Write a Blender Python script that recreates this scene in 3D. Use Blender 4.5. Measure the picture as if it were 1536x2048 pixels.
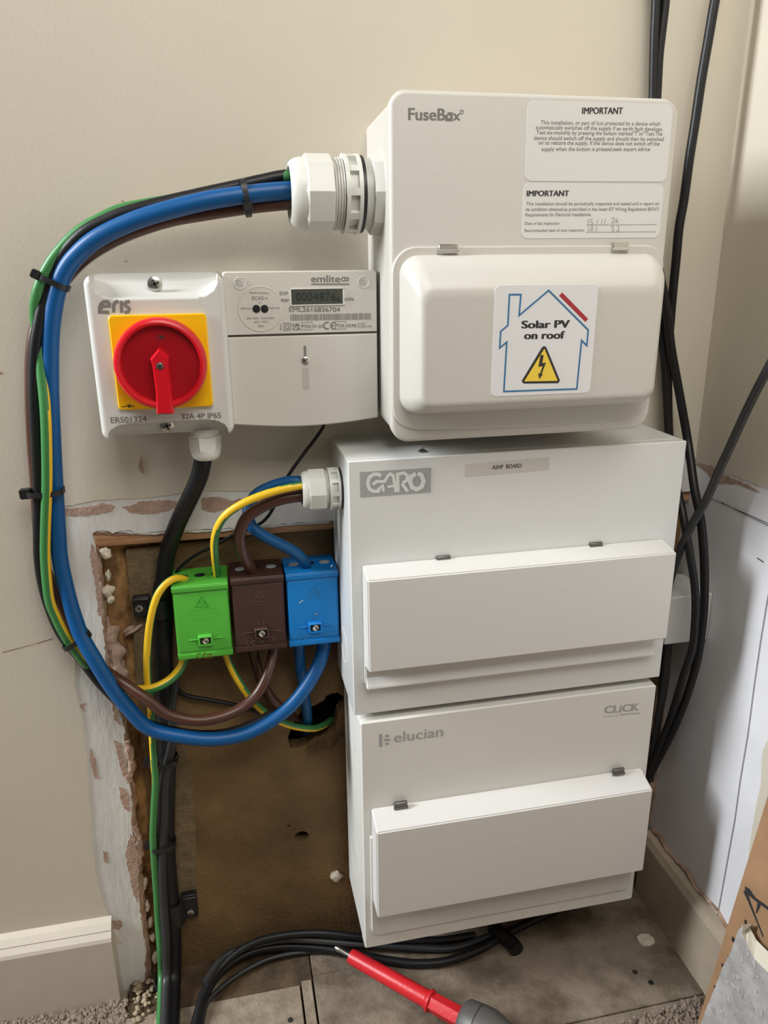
import bpy, bmesh, math, random
from mathutils import Vector, Matrix, noise
for o in list(bpy.data.objects): bpy.data.objects.remove(o)
SC = bpy.context.scene
COL = SC.collection
V = Vector
# ---------------------------------------------------------------- camera (solved from the box corners)
CAM = V((-0.093585, -0.672606, 0.150470))
RX, RY, RZ, FPX = -0.3164812, -0.0092808, 0.2074773, 1539.635
cy, sy, cp, sp, cr, sr = math.cos(RZ), math.sin(RZ), math.cos(RX), math.sin(RX), math.cos(RY), math.sin(RY)
CF = V((sy*cp, cy*cp, sp)); r0 = V((cy, -sy, 0)); u0 = r0.cross(CF)
CR = r0*cr + u0*sr; CU = u0*cr - r0*sr
cd = bpy.data.cameras.new('camera'); cam = bpy.data.objects.new('camera', cd); COL.objects.link(cam)
cd.sensor_fit = 'HORIZONTAL'; cd.sensor_width = 36; cd.lens = 36*FPX/1536; cd.clip_start = 0.02; cd.clip_end = 30
m = Matrix.Identity(4)
for i in range(3):
    m[i][0] = CR[i]; m[i][1] = CU[i]; m[i][2] = -CF[i]; m[i][3] = CAM[i]
cam.matrix_world = m
SC.camera = cam
# ---------------------------------------------------------------- world and light
w = bpy.data.worlds.new('world'); SC.world = w; w.use_nodes = True
w.node_tree.nodes['Background'].inputs[0].default_value = (1.0, 0.93, 0.83, 1)
w.node_tree.nodes['Background'].inputs[1].default_value = 0.08
def area(name, loc, target, sx, sz, power, col):
    l = bpy.data.lights.new(name, 'AREA'); l.shape = 'RECTANGLE'; l.size = sx; l.size_y = sz; l.energy = power; l.color = col
    o = bpy.data.objects.new(name, l); COL.objects.link(o); o.location = loc
    o.rotation_euler = (V(target)-V(loc)).to_track_quat('-Z', 'Y').to_euler(); return o
area('window_light', (-1.75, -0.19, 0.9), (0.2, -0.05, -0.1), 0.34, 0.9, 62, (0.93, 0.97, 1.0))
area('fill_light', (0.05, -0.88, 1.0), (0.1, 0, 0.2), 0.7, 0.6, 10.4, (1.0, 0.96, 0.89))  # unseen fill added to light the front faces, fading towards the floor
SC.view_settings.view_transform = 'Standard'; SC.view_settings.look = 'None'
SC.view_settings.exposure = -0.08; SC.view_settings.gamma = 1.0; SC.view_settings.use_curve_mapping = False
# ---------------------------------------------------------------- helpers
def ray(px, py): return CF + CR*((px-768)/FPX) - CU*((py-1024)/FPX)
def at(px, py, y): d = ray(px, py); return CAM + d*((y-CAM.y)/d.y)      # point of a pixel on the plane Y=y
def atz(px, py, z): d = ray(px, py); return CAM + d*((z-CAM.z)/d.z)
def atx(px, py, x): d = ray(px, py); return CAM + d*((x-CAM.x)/d.x)
def Z(s, ox, oy, pts): return [(ox+a/s, oy+b/s) for a, b in pts]
def mat(name, col, rough=0.5, metal=0.0, bump=0.0, bscale=200, var=0.0, vscale=8, col2=None, spec=0.5, coat=0.0, stretch=None, detail=3, sharp=None, emit=None):
    m = bpy.data.materials.new(name); m.use_nodes = True; nt = m.node_tree; n = nt.nodes; L = nt.links
    b = n['Principled BSDF']; b.inputs['Base Color'].default_value = (*col, 1); b.inputs['Roughness'].default_value = rough
    b.inputs['Metallic'].default_value = metal; b.inputs['Specular IOR Level'].default_value = spec
    b.inputs['Coat Weight'].default_value = coat
    tc = n.new('ShaderNodeTexCoord'); mp = n.new('ShaderNodeMapping'); L.new(tc.outputs['Object'], mp.inputs[0])
    if stretch: mp.inputs['Scale'].default_value = stretch
    if var or col2:
        t = n.new('ShaderNodeTexNoise'); t.inputs['Scale'].default_value = vscale; t.inputs['Detail'].default_value = detail
        t.inputs['Roughness'].default_value = 0.6; L.new(mp.outputs[0], t.inputs[0])
        r = n.new('ShaderNodeValToRGB'); a = col2 if col2 else tuple(c*(1-var) for c in col)
        r.color_ramp.elements[0].color = (*a, 1); r.color_ramp.elements[1].color = (*col, 1)
        lo, hi = sharp if sharp else (0.35, 0.65)
        r.color_ramp.elements[0].position = lo; r.color_ramp.elements[1].position = hi
        L.new(t.outputs[0], r.inputs[0]); L.new(r.outputs[0], b.inputs['Base Color'])
    if bump:
        t = n.new('ShaderNodeTexNoise'); t.inputs['Scale'].default_value = bscale; t.inputs['Detail'].default_value = 3
        L.new(mp.outputs[0], t.inputs[0])
        bp = n.new('ShaderNodeBump'); bp.inputs['Strength'].default_value = bump; bp.inputs['Distance'].default_value = 0.001
        L.new(t.outputs[0], bp.inputs['Height']); L.new(bp.outputs[0], b.inputs['Normal'])
    return m
M = {
 'paint': mat('cream_wall_paint', (0.60,0.545,0.45), 0.6, bump=0.09, bscale=330, var=0.04, vscale=6),
 'filler': mat('white_wall_filler', (0.70,0.69,0.67), 0.7, bump=0.5, bscale=90, var=0.12, vscale=18, stretch=(2.5,1,.7)),
 'skim': mat('white_skim_plaster', (0.83,0.83,0.86), 0.55, bump=0.35, bscale=60, var=0.10, vscale=9),
 'pink': mat('pink_plaster', (0.47,0.32,0.25), 0.85, bump=0.8, bscale=250, var=0.25, vscale=60),
 'rawplaster': mat('raw_broken_plaster', (0.46,0.32,0.24), 0.9, bump=1.0, bscale=180, col2=(0.26,0.15,0.09), vscale=70),
 'foam': mat('dried_filler_lump', (0.68,0.60,0.48), 0.6, bump=0.6, bscale=200, var=0.2, vscale=90),
 'osb': mat('orange_chip_strip', (0.47,0.26,0.10), 0.85, bump=1.0, bscale=200, col2=(0.12,0.055,0.018), vscale=95, stretch=(1,1,0.5), detail=6),
 'fibre': mat('brown_fibreboard', (0.215,0.130,0.052), 0.8, bump=1.0, bscale=240, col2=(0.085,0.046,0.016), vscale=11, detail=8, sharp=(0.3,0.7)),
 'fibredark': mat('shaded_fibreboard', (0.10,0.062,0.030), 0.9, bump=1.0, bscale=240, col2=(0.04,0.025,0.012), vscale=40),  # fibreboard with shade put into its colour; the floor strip catches too much light
 'fibrepale': mat('pale_fibreboard_edge', (0.215,0.152,0.08), 0.85, bump=1.0, bscale=420, col2=(0.13,0.09,0.045), vscale=90, detail=6),
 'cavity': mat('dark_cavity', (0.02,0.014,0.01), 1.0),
 'wood': mat('sawn_softwood', (0.50,0.28,0.15), 0.7, bump=0.6, bscale=100, col2=(0.25,0.115,0.05), vscale=90, stretch=(0.08,1,1.6), detail=4),
 'floor': mat('chipboard_floor', (0.235,0.190,0.140), 0.9, bump=1.0, bscale=240, col2=(0.105,0.078,0.050), vscale=20, detail=10, sharp=(0.38,0.60)),
 'floor2': mat('chipboard_floor_pale', (0.30,0.245,0.18), 0.9, bump=1.0, bscale=300, col2=(0.19,0.145,0.10), vscale=60, detail=9),
 'skirt': mat('cream_skirting_gloss', (0.56,0.50,0.42), 0.35, var=0.06, vscale=12, bump=0.25, bscale=40),
 'skirtr': mat('dirty_skirting_gloss', (0.42,0.35,0.26), 0.4, var=0.25, vscale=14, bump=0.3, bscale=60),
 'fusew': mat('warm_white_plastic', (0.575,0.553,0.51), 0.38, bump=0.10, bscale=900),
 'garow': mat('white_powder_coat', (0.70,0.71,0.695), 0.30, bump=0.12, bscale=700),
 'eluw': mat('soft_white_powder_coat', (0.72,0.71,0.67), 0.42, bump=0.18, bscale=800),
 'flapw': mat('white_flap_coat', (0.675,0.665,0.645), 0.42, bump=0.15, bscale=800),
 'isow': mat('white_switch_plastic', (0.60,0.595,0.57), 0.42),
 'meterw': mat('grey_white_meter_plastic', (0.60,0.575,0.52), 0.45, bump=0.12, bscale=900),
 'gland': mat('pale_grey_nylon', (0.63,0.63,0.58), 0.38),
 'whiteg': mat('white_nylon', (0.72,0.72,0.68), 0.4),
 'yellow': mat('yellow_plastic', (0.90,0.50,0.005), 0.3),
 'red': mat('red_plastic', (0.62,0.006,0.016), 0.28),
 'darkred': mat('deep_red_plastic', (0.34,0.003,0.010), 0.32),
 'steel': mat('zinc_steel', (0.58,0.56,0.52), 0.28, 1.0),
 'darksteel': mat('dark_steel', (0.16,0.15,0.14), 0.4, 0.9),
 'black': mat('black_nylon', (0.012,0.012,0.013), 0.42),
 'cblack': mat('black_cable_sheath', (0.009,0.009,0.010), 0.42, spec=.35, bump=0.2, bscale=120),
 'cgrey': mat('dark_grey_cable_sheath', (0.028,0.029,0.031), 0.42, bump=0.2, bscale=120),
 'cblue': mat('blue_cable_sheath', (0.002,0.078,0.245), 0.40, spec=.4),
 'cblue2': mat('mid_blue_cable_sheath', (0.002,0.075,0.215), 0.42, spec=.4),
 'cbrown': mat('brown_cable_sheath', (0.072,0.028,0.017), 0.34),
 'cdbrown': mat('dark_brown_cable_sheath', (0.055,0.020,0.012), 0.4),
 'cgreen': mat('green_earth_sheath', (0.045,0.20,0.055), 0.4),
 'cyellow': mat('yellow_earth_sheath', (0.80,0.50,0.02), 0.38),
 'bgreen': mat('bright_green_plastic', (0.085,0.43,0.045), 0.42, bump=0.1, bscale=600),
 'bbrown': mat('chocolate_plastic', (0.055,0.024,0.020), 0.42, bump=0.1, bscale=600),
 'bblue': mat('bright_blue_plastic', (0.003,0.185,0.53), 0.42, bump=0.1, bscale=600),
 'ink': mat('black_ink', (0.02,0.02,0.022), 0.6),
 'greyink': mat('grey_ink', (0.18,0.17,0.16), 0.6),
 'paleink': mat('pale_grey_ink', (0.36,0.37,0.38), 0.5),
 'faint': mat('faint_pen_ink', (0.42,0.40,0.38), 0.6),
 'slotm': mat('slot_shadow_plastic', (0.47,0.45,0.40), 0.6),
 'tape': mat('paper_tape', (0.60,0.565,0.54), 0.45),
 'sticker': mat('white_label_paper', (0.68,0.68,0.66), 0.32),
 'sticker2': mat('glossy_label_paper', (0.74,0.74,0.76), 0.22),
 'blueink': mat('blue_ink', (0.03,0.16,0.34), 0.5),
 'redink': mat('dark_red_ink', (0.38,0.02,0.03), 0.5),
 'yelink': mat('yellow_ink', (0.86,0.62,0.06), 0.5),
 'lcd': mat('lcd_glass', (0.075,0.082,0.070), 0.15),
 'lcdseg': mat('lcd_segment', (0.030,0.034,0.028), 0.3),
 'kraft': mat('brown_hardboard', (0.37,0.215,0.115), 0.6, bump=0.25, bscale=90, var=0.2, vscale=20),
 'slab': mat('grey_torn_plasterboard', (0.40,0.39,0.385), 0.9, bump=1.0, bscale=90, col2=(0.27,0.255,0.245), vscale=55, detail=8),
 'slabedge': mat('cream_board_edge', (0.56,0.53,0.44), 0.8, bump=0.8, bscale=120),
 'carpet': mat('beige_carpet_yarn', (0.29,0.225,0.17), 0.95, var=0.45, vscale=160),
 'redtool': mat('red_insulated_sleeve', (0.60,0.018,0.025), 0.38, bump=0.2, bscale=300),
 'tool': mat('grey_tool_metal', (0.12,0.115,0.11), 0.48, 0.3),
 'pencil': mat('pencil_line', (0.06,0.055,0.055), 0.7),
 'gilt': mat('raised_moulding_dark', (0.03,0.16,0.02), 0.5),
 'underlay': mat('underlay_crumb', (0.42,0.33,0.22), 0.9, bump=0.8, bscale=200, var=0.4, vscale=80),
}
def wloc(p):
    v = V((0,0,0))
    while p is not None: v += V(p.location); p = p.parent
    return v
def newobj(name, verts, faces, ms, parent=None, smooth=False, mi=None, sharp=None):
    verts = [V(v) for v in verts]
    me = bpy.data.meshes.new(name)
    o = bpy.data.objects.new(name, me)
    if parent is None:
        c = sum(verts, V((0,0,0)))/len(verts); verts = [v-c for v in verts]; o.location = c
    me.from_pydata([tuple(v) for v in verts], [], faces)
    if not isinstance(ms, (list, tuple)): ms = [ms]
    for k in ms: me.materials.append(M[k] if isinstance(k, str) else k)
    if mi:
        for i, p in enumerate(me.polygons): p.material_index = mi[i]
    bm = bmesh.new(); bm.from_mesh(me); bmesh.ops.recalc_face_normals(bm, faces=bm.faces); bm.to_mesh(me); bm.free()
    if smooth:
        for p in me.polygons: p.use_smooth = True
        if sharp is not None: me.set_sharp_from_angle(angle=math.radians(sharp))
    COL.objects.link(o)
    if parent is not None:
        o.parent = parent; o.location = -wloc(parent)
    return o
def thing(name, loc, label, cat, group=None):
    o = bpy.data.objects.new(name, None); COL.objects.link(o); o.location = loc; o.empty_display_size = 0.02
    o['label'] = label; o['category'] = cat
    if group: o['group'] = group
    return o
def tag(o, label, cat, group=None, kind=None):
    o['label'] = label
    if cat: o['category'] = cat
    if group: o['group'] = group
    if kind: o['kind'] = kind
    return o
def struct(o, label=None):
    o['kind'] = 'structure'
    if label: o['label'] = label
    return o
def rr(x0, x1, z0, z1, r, n=8):
    if not isinstance(r, (tuple, list)): r = (r,)*4      # tr, tl, bl, br
    pts = []
    for (cx, cz, a0, q) in ((x1-r[0], z1-r[0], 0, r[0]), (x0+r[1], z1-r[1], 90, r[1]), (x0+r[2], z0+r[2], 180, r[2]), (x1-r[3], z0+r[3], 270, r[3])):
        for i in range(n+1):
            a = math.radians(a0+90*i/n); pts.append((cx+q*math.cos(a), cz+q*math.sin(a)))
    return pts
def offs(pts, d):
    if d == 0: return list(pts)
    n = len(pts); out = []
    for i in range(n):
        a = V(pts[i-1]); b = V(pts[i]); c = V(pts[(i+1) % n])
        e1 = (b-a); e2 = (c-b)
        if e1.length < 1e-9: e1 = e2
        if e2.length < 1e-9: e2 = e1
        n1 = V((-e1.y, e1.x)).normalized(); n2 = V((-e2.y, e2.x)).normalized()
        k = n1+n2
        k = k/max(k.length_squared, 0.5)*2 if k.length > 1e-6 else n1
        out.append((b.x+k.x*d, b.y+k.y*d))          # CCW outline: left normal points inwards
    return out
def mapY(a, b, d): return V((a, d, b))
def mapX(a, b, d): return V((d, a, b))
def mapZ(a, b, d): return V((a, b, d))
def prof(name, outline, profile, ms, parent=None, mp=mapY, smooth=True, sharp=35, caps=(True, True), shift=None):
    n = len(outline); vs = []; fs = []
    for k, (d, ins) in enumerate(profile):
        ring = offs(outline, ins)
        for a, b in ring: vs.append(mp(a, b, d))
    for k in range(len(profile)-1):
        for i in range(n):
            j = (i+1) % n; fs.append((k*n+i, k*n+j, (k+1)*n+j, (k+1)*n+i))
    if caps[0]: fs.append(tuple(range(n))[::-1])
    if caps[1]: fs.append(tuple(range((len(profile)-1)*n, len(profile)*n)))
    return newobj(name, vs, fs, ms, parent, smooth, sharp=sharp)
def box(name, x0, x1, y0, y1, z0, z1, ms, parent=None, bev=0.0006):
    b = min(bev, abs(x1-x0)/3, abs(y1-y0)/3, abs(z1-z0)/3)
    return prof(name, rr(x0, x1, z0, z1, b, 2), [(y1, b), (y1-b, 0), (y0+b, 0), (y0, b)], ms, parent)
def filled(name, polys, dfront, dback, ms, parent=None, mp=mapY):
    cu = bpy.data.curves.new(name, 'CURVE'); cu.dimensions = '2D'; cu.fill_mode = 'BOTH'
    for P in polys:
        s = cu.splines.new('POLY'); s.points.add(len(P)-1); s.use_cyclic_u = True
        for i, (a, b) in enumerate(P): s.points[i].co = (a, b, 0, 1)
    cu.extrude = abs(dback-dfront)/2
    tmp = bpy.data.objects.new('tmp', cu); me = bpy.data.meshes.new_from_object(tmp)
    mid = (dfront+dback)/2
    vs = [mp(v.co.x, v.co.y, mid+v.co.z) for v in me.vertices]; fs = [tuple(p.vertices) for p in me.polygons]
    bpy.data.objects.remove(tmp); bpy.data.curves.remove(cu); bpy.data.meshes.remove(me)
    o = newobj(name, vs, fs, ms, parent)
    bm = bmesh.new(); bm.from_mesh(o.data); bmesh.ops.remove_doubles(bm, verts=bm.verts, dist=1e-6); bmesh.ops.recalc_face_normals(bm, faces=bm.faces); bm.to_mesh(o.data); bm.free()
    return o
def xz(pts, y): return [((lambda q: (q.x, q.z))(at(a, b, y))) for a, b in pts]
def yz(pts, x): return [((lambda q: (q.y, q.z))(atx(a, b, x))) for a, b in pts]
def rag(pts, step, amp, seed=0, closed=False):
    rnd = random.Random(seed); out = []
    P = list(pts)+([pts[0]] if closed else [])
    for a, b in zip(P[:-1], P[1:]):
        a, b = V(a), V(b); L = (b-a).length; n = max(1, int(L/step)); t = (b-a)/max(L, 1e-9); nn = V((-t.y, t.x))
        for i in range(n):
            q = a+(b-a)*(i/n)
            if i: q += nn*rnd.uniform(-amp, amp)+t*rnd.uniform(-step*.3, step*.3)
            out.append((q.x, q.y))
    if not closed: out.append(tuple(pts[-1]))
    return out
def crom(P, res=10):
    P = [V(p) for p in P]
    if len(P) < 3: return P
    Q = [P[0]*2-P[1]]+P+[P[-1]*2-P[-2]]; out = []
    for i in range(1, len(Q)-2):
        a, b, c, d = Q[i-1:i+3]
        for k in range(res):
            t = k/res
            out.append(0.5*((2*b)+(c-a)*t+(2*a-5*b+4*c-d)*t*t+(3*b-a-3*c+d)*t**3))
    out.append(P[-1]); return out
def tube(name, pts, rad, ms, parent=None, segs=14, res=8, raw=False, stripe=None, twist=0.0, up=V((0, -1, 0)), jitter=0.0, seed=0, capr=True):
    """swept round section; stripe=(a0,a1): faces whose angle lies inside take material 1"""
    P = [V(p) for p in pts] if raw else crom(pts, res)
    n = len(P); vs = []; fs = []; mi = []
    T = [(P[min(i+1, n-1)]-P[max(i-1, 0)]).normalized() for i in range(n)]
    nrm = up-T[0]*up.dot(T[0]); nrm.normalize(); dist = 0
    for i in range(n):
        nrm = nrm-T[i]*nrm.dot(T[i]); nrm.normalize(); bn = T[i].cross(nrm)
        if i: dist += (P[i]-P[i-1]).length
        r = rad[min(len(rad)-1, int(i/(n-1)*(len(rad)-1)+.5))] if isinstance(rad, (list, tuple)) else rad
        for k in range(segs):
            a = 2*math.pi*k/segs
            rk = r
            if jitter: rk = r*(1+jitter*noise.noise(V((i*.35+seed*7, k*.9, seed))))
            vs.append(P[i]+nrm*(math.cos(a)*rk)+bn*(math.sin(a)*rk))
    tw = 0
    for i in range(n-1):
        tw = 0; t_ = i/max(n-1, 1)
        if stripe: sc_, sw_ = [(lambda q0, q1: q0[1]+(q1[1]-q0[1])*(t_-q0[0])/(q1[0]-q0[0]))(*[(w0, w1) for w0, w1 in zip(tw_[:-1], tw_[1:]) if w0[0] <= t_ <= w1[0]][0]) for tw_ in stripe]
        for k in range(segs):
            j = (k+1) % segs
            fs.append((i*segs+k, i*segs+j, (i+1)*segs+j, (i+1)*segs+k))
            a = ((k+.5)/segs*360+tw) % 360
            mi.append(1 if stripe and abs((a-sc_+180) % 360-180) < sw_ else 0)
    fs.append(tuple(range(segs))[::-1]); mi.append(0)
    fs.append(tuple(range((n-1)*segs, n*segs))); mi.append(0)
    return newobj(name, vs, fs, ms, parent, True, mi, sharp=50)
def lathe(name, o0, ax, profile, ms, parent=None, segs=32, poly=None, smooth=True, sharp=35, phase=0.0, cap1=True):
    """profile: (distance along ax, radius); poly=n makes an n-sided nut"""
    ax = V(ax).normalized(); o0 = V(o0); u = V((0, 0, 1)) if abs(ax.z) < .9 else V((0, -1, 0))
    a1 = (u-ax*u.dot(ax)).normalized(); a2 = ax.cross(a1); vs = []; fs = []
    S = segs if not poly else poly*4
    for d, r in profile:
        for k in range(S):
            a = 2*math.pi*k/S+phase
            q = r
            if poly:
                h = math.pi/poly; t = ((a-phase+1e-6) % (2*h))-h; q = r*math.cos(h)/math.cos(t)
                q = min(q, r*0.985)
            vs.append(o0+ax*d+a1*(math.cos(a)*q)+a2*(math.sin(a)*q))
    for i in range(len(profile)-1):
        for k in range(S):
            j = (k+1) % S; fs.append((i*S+k, i*S+j, (i+1)*S+j, (i+1)*S+k))
    if profile[0][1] > 1e-6: fs.append(tuple(range(S))[::-1])
    if cap1 and profile[-1][1] > 1e-6: fs.append(tuple(range((len(profile)-1)*S, len(profile)*S)))
    return newobj(name, vs, fs, ms, parent, smooth, sharp=sharp)
def blob(name, c, rx, ry, rz, ms, parent=None, seed=0, amp=0.35, sub=3, rot=0.0):
    bm = bmesh.new(); bmesh.ops.create_icosphere(bm, subdivisions=sub, radius=1)
    for v in bm.verts:
        n = noise.noise(v.co*1.3+V((seed*3.1, seed, 0)))+.5*noise.noise(v.co*3.1+V((seed, 5, 2)))
        v.co *= 1+amp*n
    R = Matrix.Rotation(rot, 3, 'Y')
    vs = [V(c)+R @ V((v.co.x*rx, v.co.y*ry, v.co.z*rz)) for v in bm.verts]
    fs = [tuple(q.index for q in f.verts) for f in bm.faces]; bm.free()
    return newobj(name, vs, fs, ms, parent, True)
# flat print -----------------------------------------------------------------------------------
_tc = {}
def tmesh(s, bold=0.0, space=1.0, shear=0.0):
    k = (s, bold, space, shear)
    if k not in _tc:
        c = bpy.data.curves.new('t', 'FONT'); c.body = s; c.size = 1; c.offset = bold; c.space_character = space; c.resolution_u = 3; c.shear = shear
        o = bpy.data.objects.new('t', c); me = bpy.data.meshes.new_from_object(o)
        _tc[k] = ([tuple(v.co) for v in me.vertices], [tuple(p.vertices) for p in me.polygons])
        bpy.data.objects.remove(o); bpy.data.curves.remove(c); bpy.data.meshes.remove(me)
    return _tc[k]
def glyphs(s, p0, p1, h, y, bold=0.0, space=1.0, shear=0.0, P=None):
    b_ = bold; bold = 0.0
    """print s so that its ink spans pixel p0..p1 (baseline) with cap height h pixels, lying on plane Y=y"""
    P = P or (lambda a, b: at(a, b, y))
    A, B = P(*p0), P(*p1); Up = P(p0[0]+(p1[1]-p0[1])/max(p1[0]-p0[0], 1)*0, p0[1]-h)
    vs, fs = tmesh(s, bold, space, shear); hh = max(v[1] for v in tmesh('H')[0])
    x0 = min(v[0] for v in vs); x1 = max(v[0] for v in vs)
    ex = (B-A)/(x1-x0); up = V((0, 0, 1))*((Up-A).length/hh)
    out = [A+ex*(v[0]-x0)+up*v[1] for v in vs]; fs = [tuple(f) for f in fs]
    if b_:
        n = len(out); o2 = []; f2 = []
        K = 1 if b_ < .02 else 2
        for q in range(-K, K+1):
            k = q*b_*1.0/K*1.3; bb = len(o2); o2 += [v+ex*k+V((0, -2e-6*(q+K), 0)) for v in out]; f2 += [tuple(i+bb for i in f) for f in fs]
        return o2, f2
    return out, fs
def merge(parts):
    vs, fs = [], []
    for a, b in parts:
        k = len(vs); vs += a; fs += [tuple(i+k for i in f) for f in b]
    return vs, fs
def ink(name, parts, ms, parent, label=None):
    parts = [([v+(CAM-v).normalized()*(6e-6*(i % 24)) for v in a_], b_) for i, (a_, b_) in enumerate(parts)]
    vs, fs = merge(parts)
    me = bpy.data.meshes.new(name); o = bpy.data.objects.new(name, me); me.from_pydata([tuple(v) for v in vs], [], fs)
    me.materials.append(M[ms]); COL.objects.link(o); o.parent = parent; o.location = -wloc(parent)
    if label: o['label'] = label
    return o
def stroke(pts, wd, y, closed=False, P=None):
    """ribbon of width wd (metres) along pixel points on plane Y=y"""
    P = P or (lambda a, b: at(a, b, y))
    Q = [P(*p) for p in pts]; n = len(Q); L = []; R = []
    nv = (Q[1]-Q[0]).cross(CAM-Q[0])
    pn = V((0, -1, 0)) if abs(Q[0].y-Q[-1].y) < 1e-5 and abs(Q[0].y-Q[1].y) < 1e-5 else V((-1, 0, 0))
    for i in range(n):
        a = Q[i-1] if (i or closed) else Q[i]; c = Q[(i+1) % n] if (i < n-1 or closed) else Q[i]
        t1 = (Q[i]-a).normalized() if (Q[i]-a).length > 1e-9 else (c-Q[i]).normalized()
        t2 = (c-Q[i]).normalized() if (c-Q[i]).length > 1e-9 else t1
        n1, n2 = t1.cross(pn), t2.cross(pn); k = n1+n2
        k = k/max(k.length_squared, .6)*2 if k.length > 1e-5 else n1
        L.append(Q[i]+k*(wd/2)); R.append(Q[i]-k*(wd/2))
    fs = [(i, (i+1) % n, n+(i+1) % n, n+i) for i in range(n if closed else n-1)]
    return L+R, fs
def poly(pts, y, P=None):
    P = P or (lambda a, b: at(a, b, y))
    return [P(*p) for p in pts], [tuple(range(len(pts)))]
def disc(c, r, y, n=24, ry=None):
    q = at(c[0], c[1], y); return [q+V((math.cos(6.28318*i/n)*r, 0, math.sin(6.28318*i/n)*(ry or r))) for i in range(n)], [tuple(range(n))]
def ring(c, r, wd, y, n=36):
    q = at(c[0], c[1], y); vs = []
    for k in (r-wd/2, r+wd/2): vs += [q+V((math.cos(6.283185*i/n)*k, 0, math.sin(6.283185*i/n)*k)) for i in range(n)]
    return vs, [(i, (i+1) % n, n+(i+1) % n, n+i) for i in range(n)]
def screw(name, c, r, parent, ax=(0, -1, 0), cross=True, ms='steel', slot=None):
    c = V(c); ax = V(ax)
    s = lathe(name, c, ax, [(-.001, r*.9), (0, r), (r*.22, r*.95), (r*.38, r*.6), (r*.42, 0.0)], ms, parent, segs=20)
    vs = []; fs = []
    ang = random.Random(name+str(c.x)).uniform(0, 1.5) if slot is None else slot
    for k in range(2 if cross else 1):
        a = ang+k*math.pi/2; u = V((math.cos(a), 0, math.sin(a))); v = V((-math.sin(a), 0, math.cos(a)))
        b = len(vs); e = c+ax*(r*.44)
        vs += [e+u*r*.62+v*r*.13, e-u*r*.62+v*r*.13, e-u*r*.62-v*r*.13, e+u*r*.62-v*r*.13]; fs.append((b, b+1, b+2, b+3))
    o = newobj('screw_slot', vs, fs, 'darksteel', s)
    return s
# ================================================================= SETTING
WX = 0.370; FZ = -0.585
# back wall: plaster sheet with the cut-out opening, paint skin over it
edge = [(288,1965),(293,1900),(284,1850),(277,1790),(278,1740),(269,1690),(263,1640),(263,1590),(256,1545),(250,1500),(248,1455),(238,1425),(226,1390),(213,1330),(208,1280),(204,1230),(201,1180),(196,1130),(191,1100),(185,1067),(205,1060),(225,1067),(250,1061),(290,1066),(330,1062),(400,1060),(480,1055),(560,1048),(640,1043),(668,1041)]
e = rag(xz(edge, 0), 0.004, 0.0011, 3)
outline = e+[(WX, -0.077), (WX, 0.75), (-0.9, 0.75), (-0.9, -0.62), (-0.226, -0.62)]
wall_back = struct(filled('wall_back', [outline], -0.0, 0.013, 'filler'), 'cream painted wall with a ragged opening cut in the plaster')
pe = [(245,1885),(228,1862),(205,1800),(193,1750),(186,1700),(182,1640),(176,1560),(172,1500),(164,1430),(156,1400),(151,1376),(149,1315),(146,1250),(140,1180),(134,1100),(128,1050),(125,1013),(197,1000),(312,994),(416,981),(484,983),(560,985),(668,977)]
pp = rag(xz(pe, -.0006), 0.004, 0.0006, 5)
newobj_paint = filled('paint_layer', [pp+[(WX, -0.042), (WX, 0.75), (-0.9, 0.75), (-0.9, -0.515)]], -0.0008, 0.0, 'paint', wall_back)
s1 = lambda P: Z(3.2, 0, 500, P)
s2 = lambda P: Z(3.605, 0, 1480, P)
patches = [s1([(410,1660),(500,1650),(600,1640),(660,1620),(740,1640),(720,1670),(640,1690),(560,1700),(470,1705),(410,1690)]),
 s1([(780,1640),(830,1640),(900,1610),(980,1605),(1080,1600),(1140,1610),(1150,1640),(1060,1670),(980,1690),(900,1690),(830,1680)]),
 s1([(1290,1590),(1400,1580),(1480,1605),(1536,1590),(1600,1600),(1640,1640),(1560,1650),(1450,1650),(1380,1680),(1290,1660)]),
 s2([(655,60),(690,150),(710,280),(680,270),(650,150)]), s2([(745,800),(775,810),(780,890),(750,880)]),
 s2([(775,1305),(870,1300),(885,1340),(860,1370),(790,1350)]), s2([(700,1255),(735,1245),(745,1330),(715,1345)]),
 s2([(940,680),(970,700),(1000,860),(990,1100),(995,1170),(960,1120),(930,950),(900,820)]),
 s2([(860,340),(900,350),(935,420),(940,520),(900,500),(870,430)]), s2([(820,0),(870,20),(900,140),(930,300),(880,250),(850,120)]),
 s2([(805,1370),(820,1460),(840,1560),(815,1560)]), [(182,1085),(195,1110),(200,1180),(205,1235),(196,1230),(192,1180),(180,1110)],
 [(222,1400),(236,1430),(240,1450),(228,1440)],
 [(160,1410),(170,1405),(168,1425)], [(280,910),(285,925),(290,950),(277,938)]]
for i, P in enumerate(patches):
    filled('plaster_patch', [rag(xz(P, -.0003), .002, .0007, i, True)], -.0011 if i == 14 else -.0004, 0.0005, 'pink', wall_back)
# groove scratches and nicks in the paint
ink('scratch', [stroke([(5,1305),(40,1296),(80,1285),(106,1277)], .0009, -.0009), stroke([(0,748),(5,745)], .002, -.0009), stroke([(250,521),(254,524)], .001, -.0009),
    stroke([(243,402),(247,403)], .0012, -.0009)], 'rawplaster', wall_back)
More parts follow.
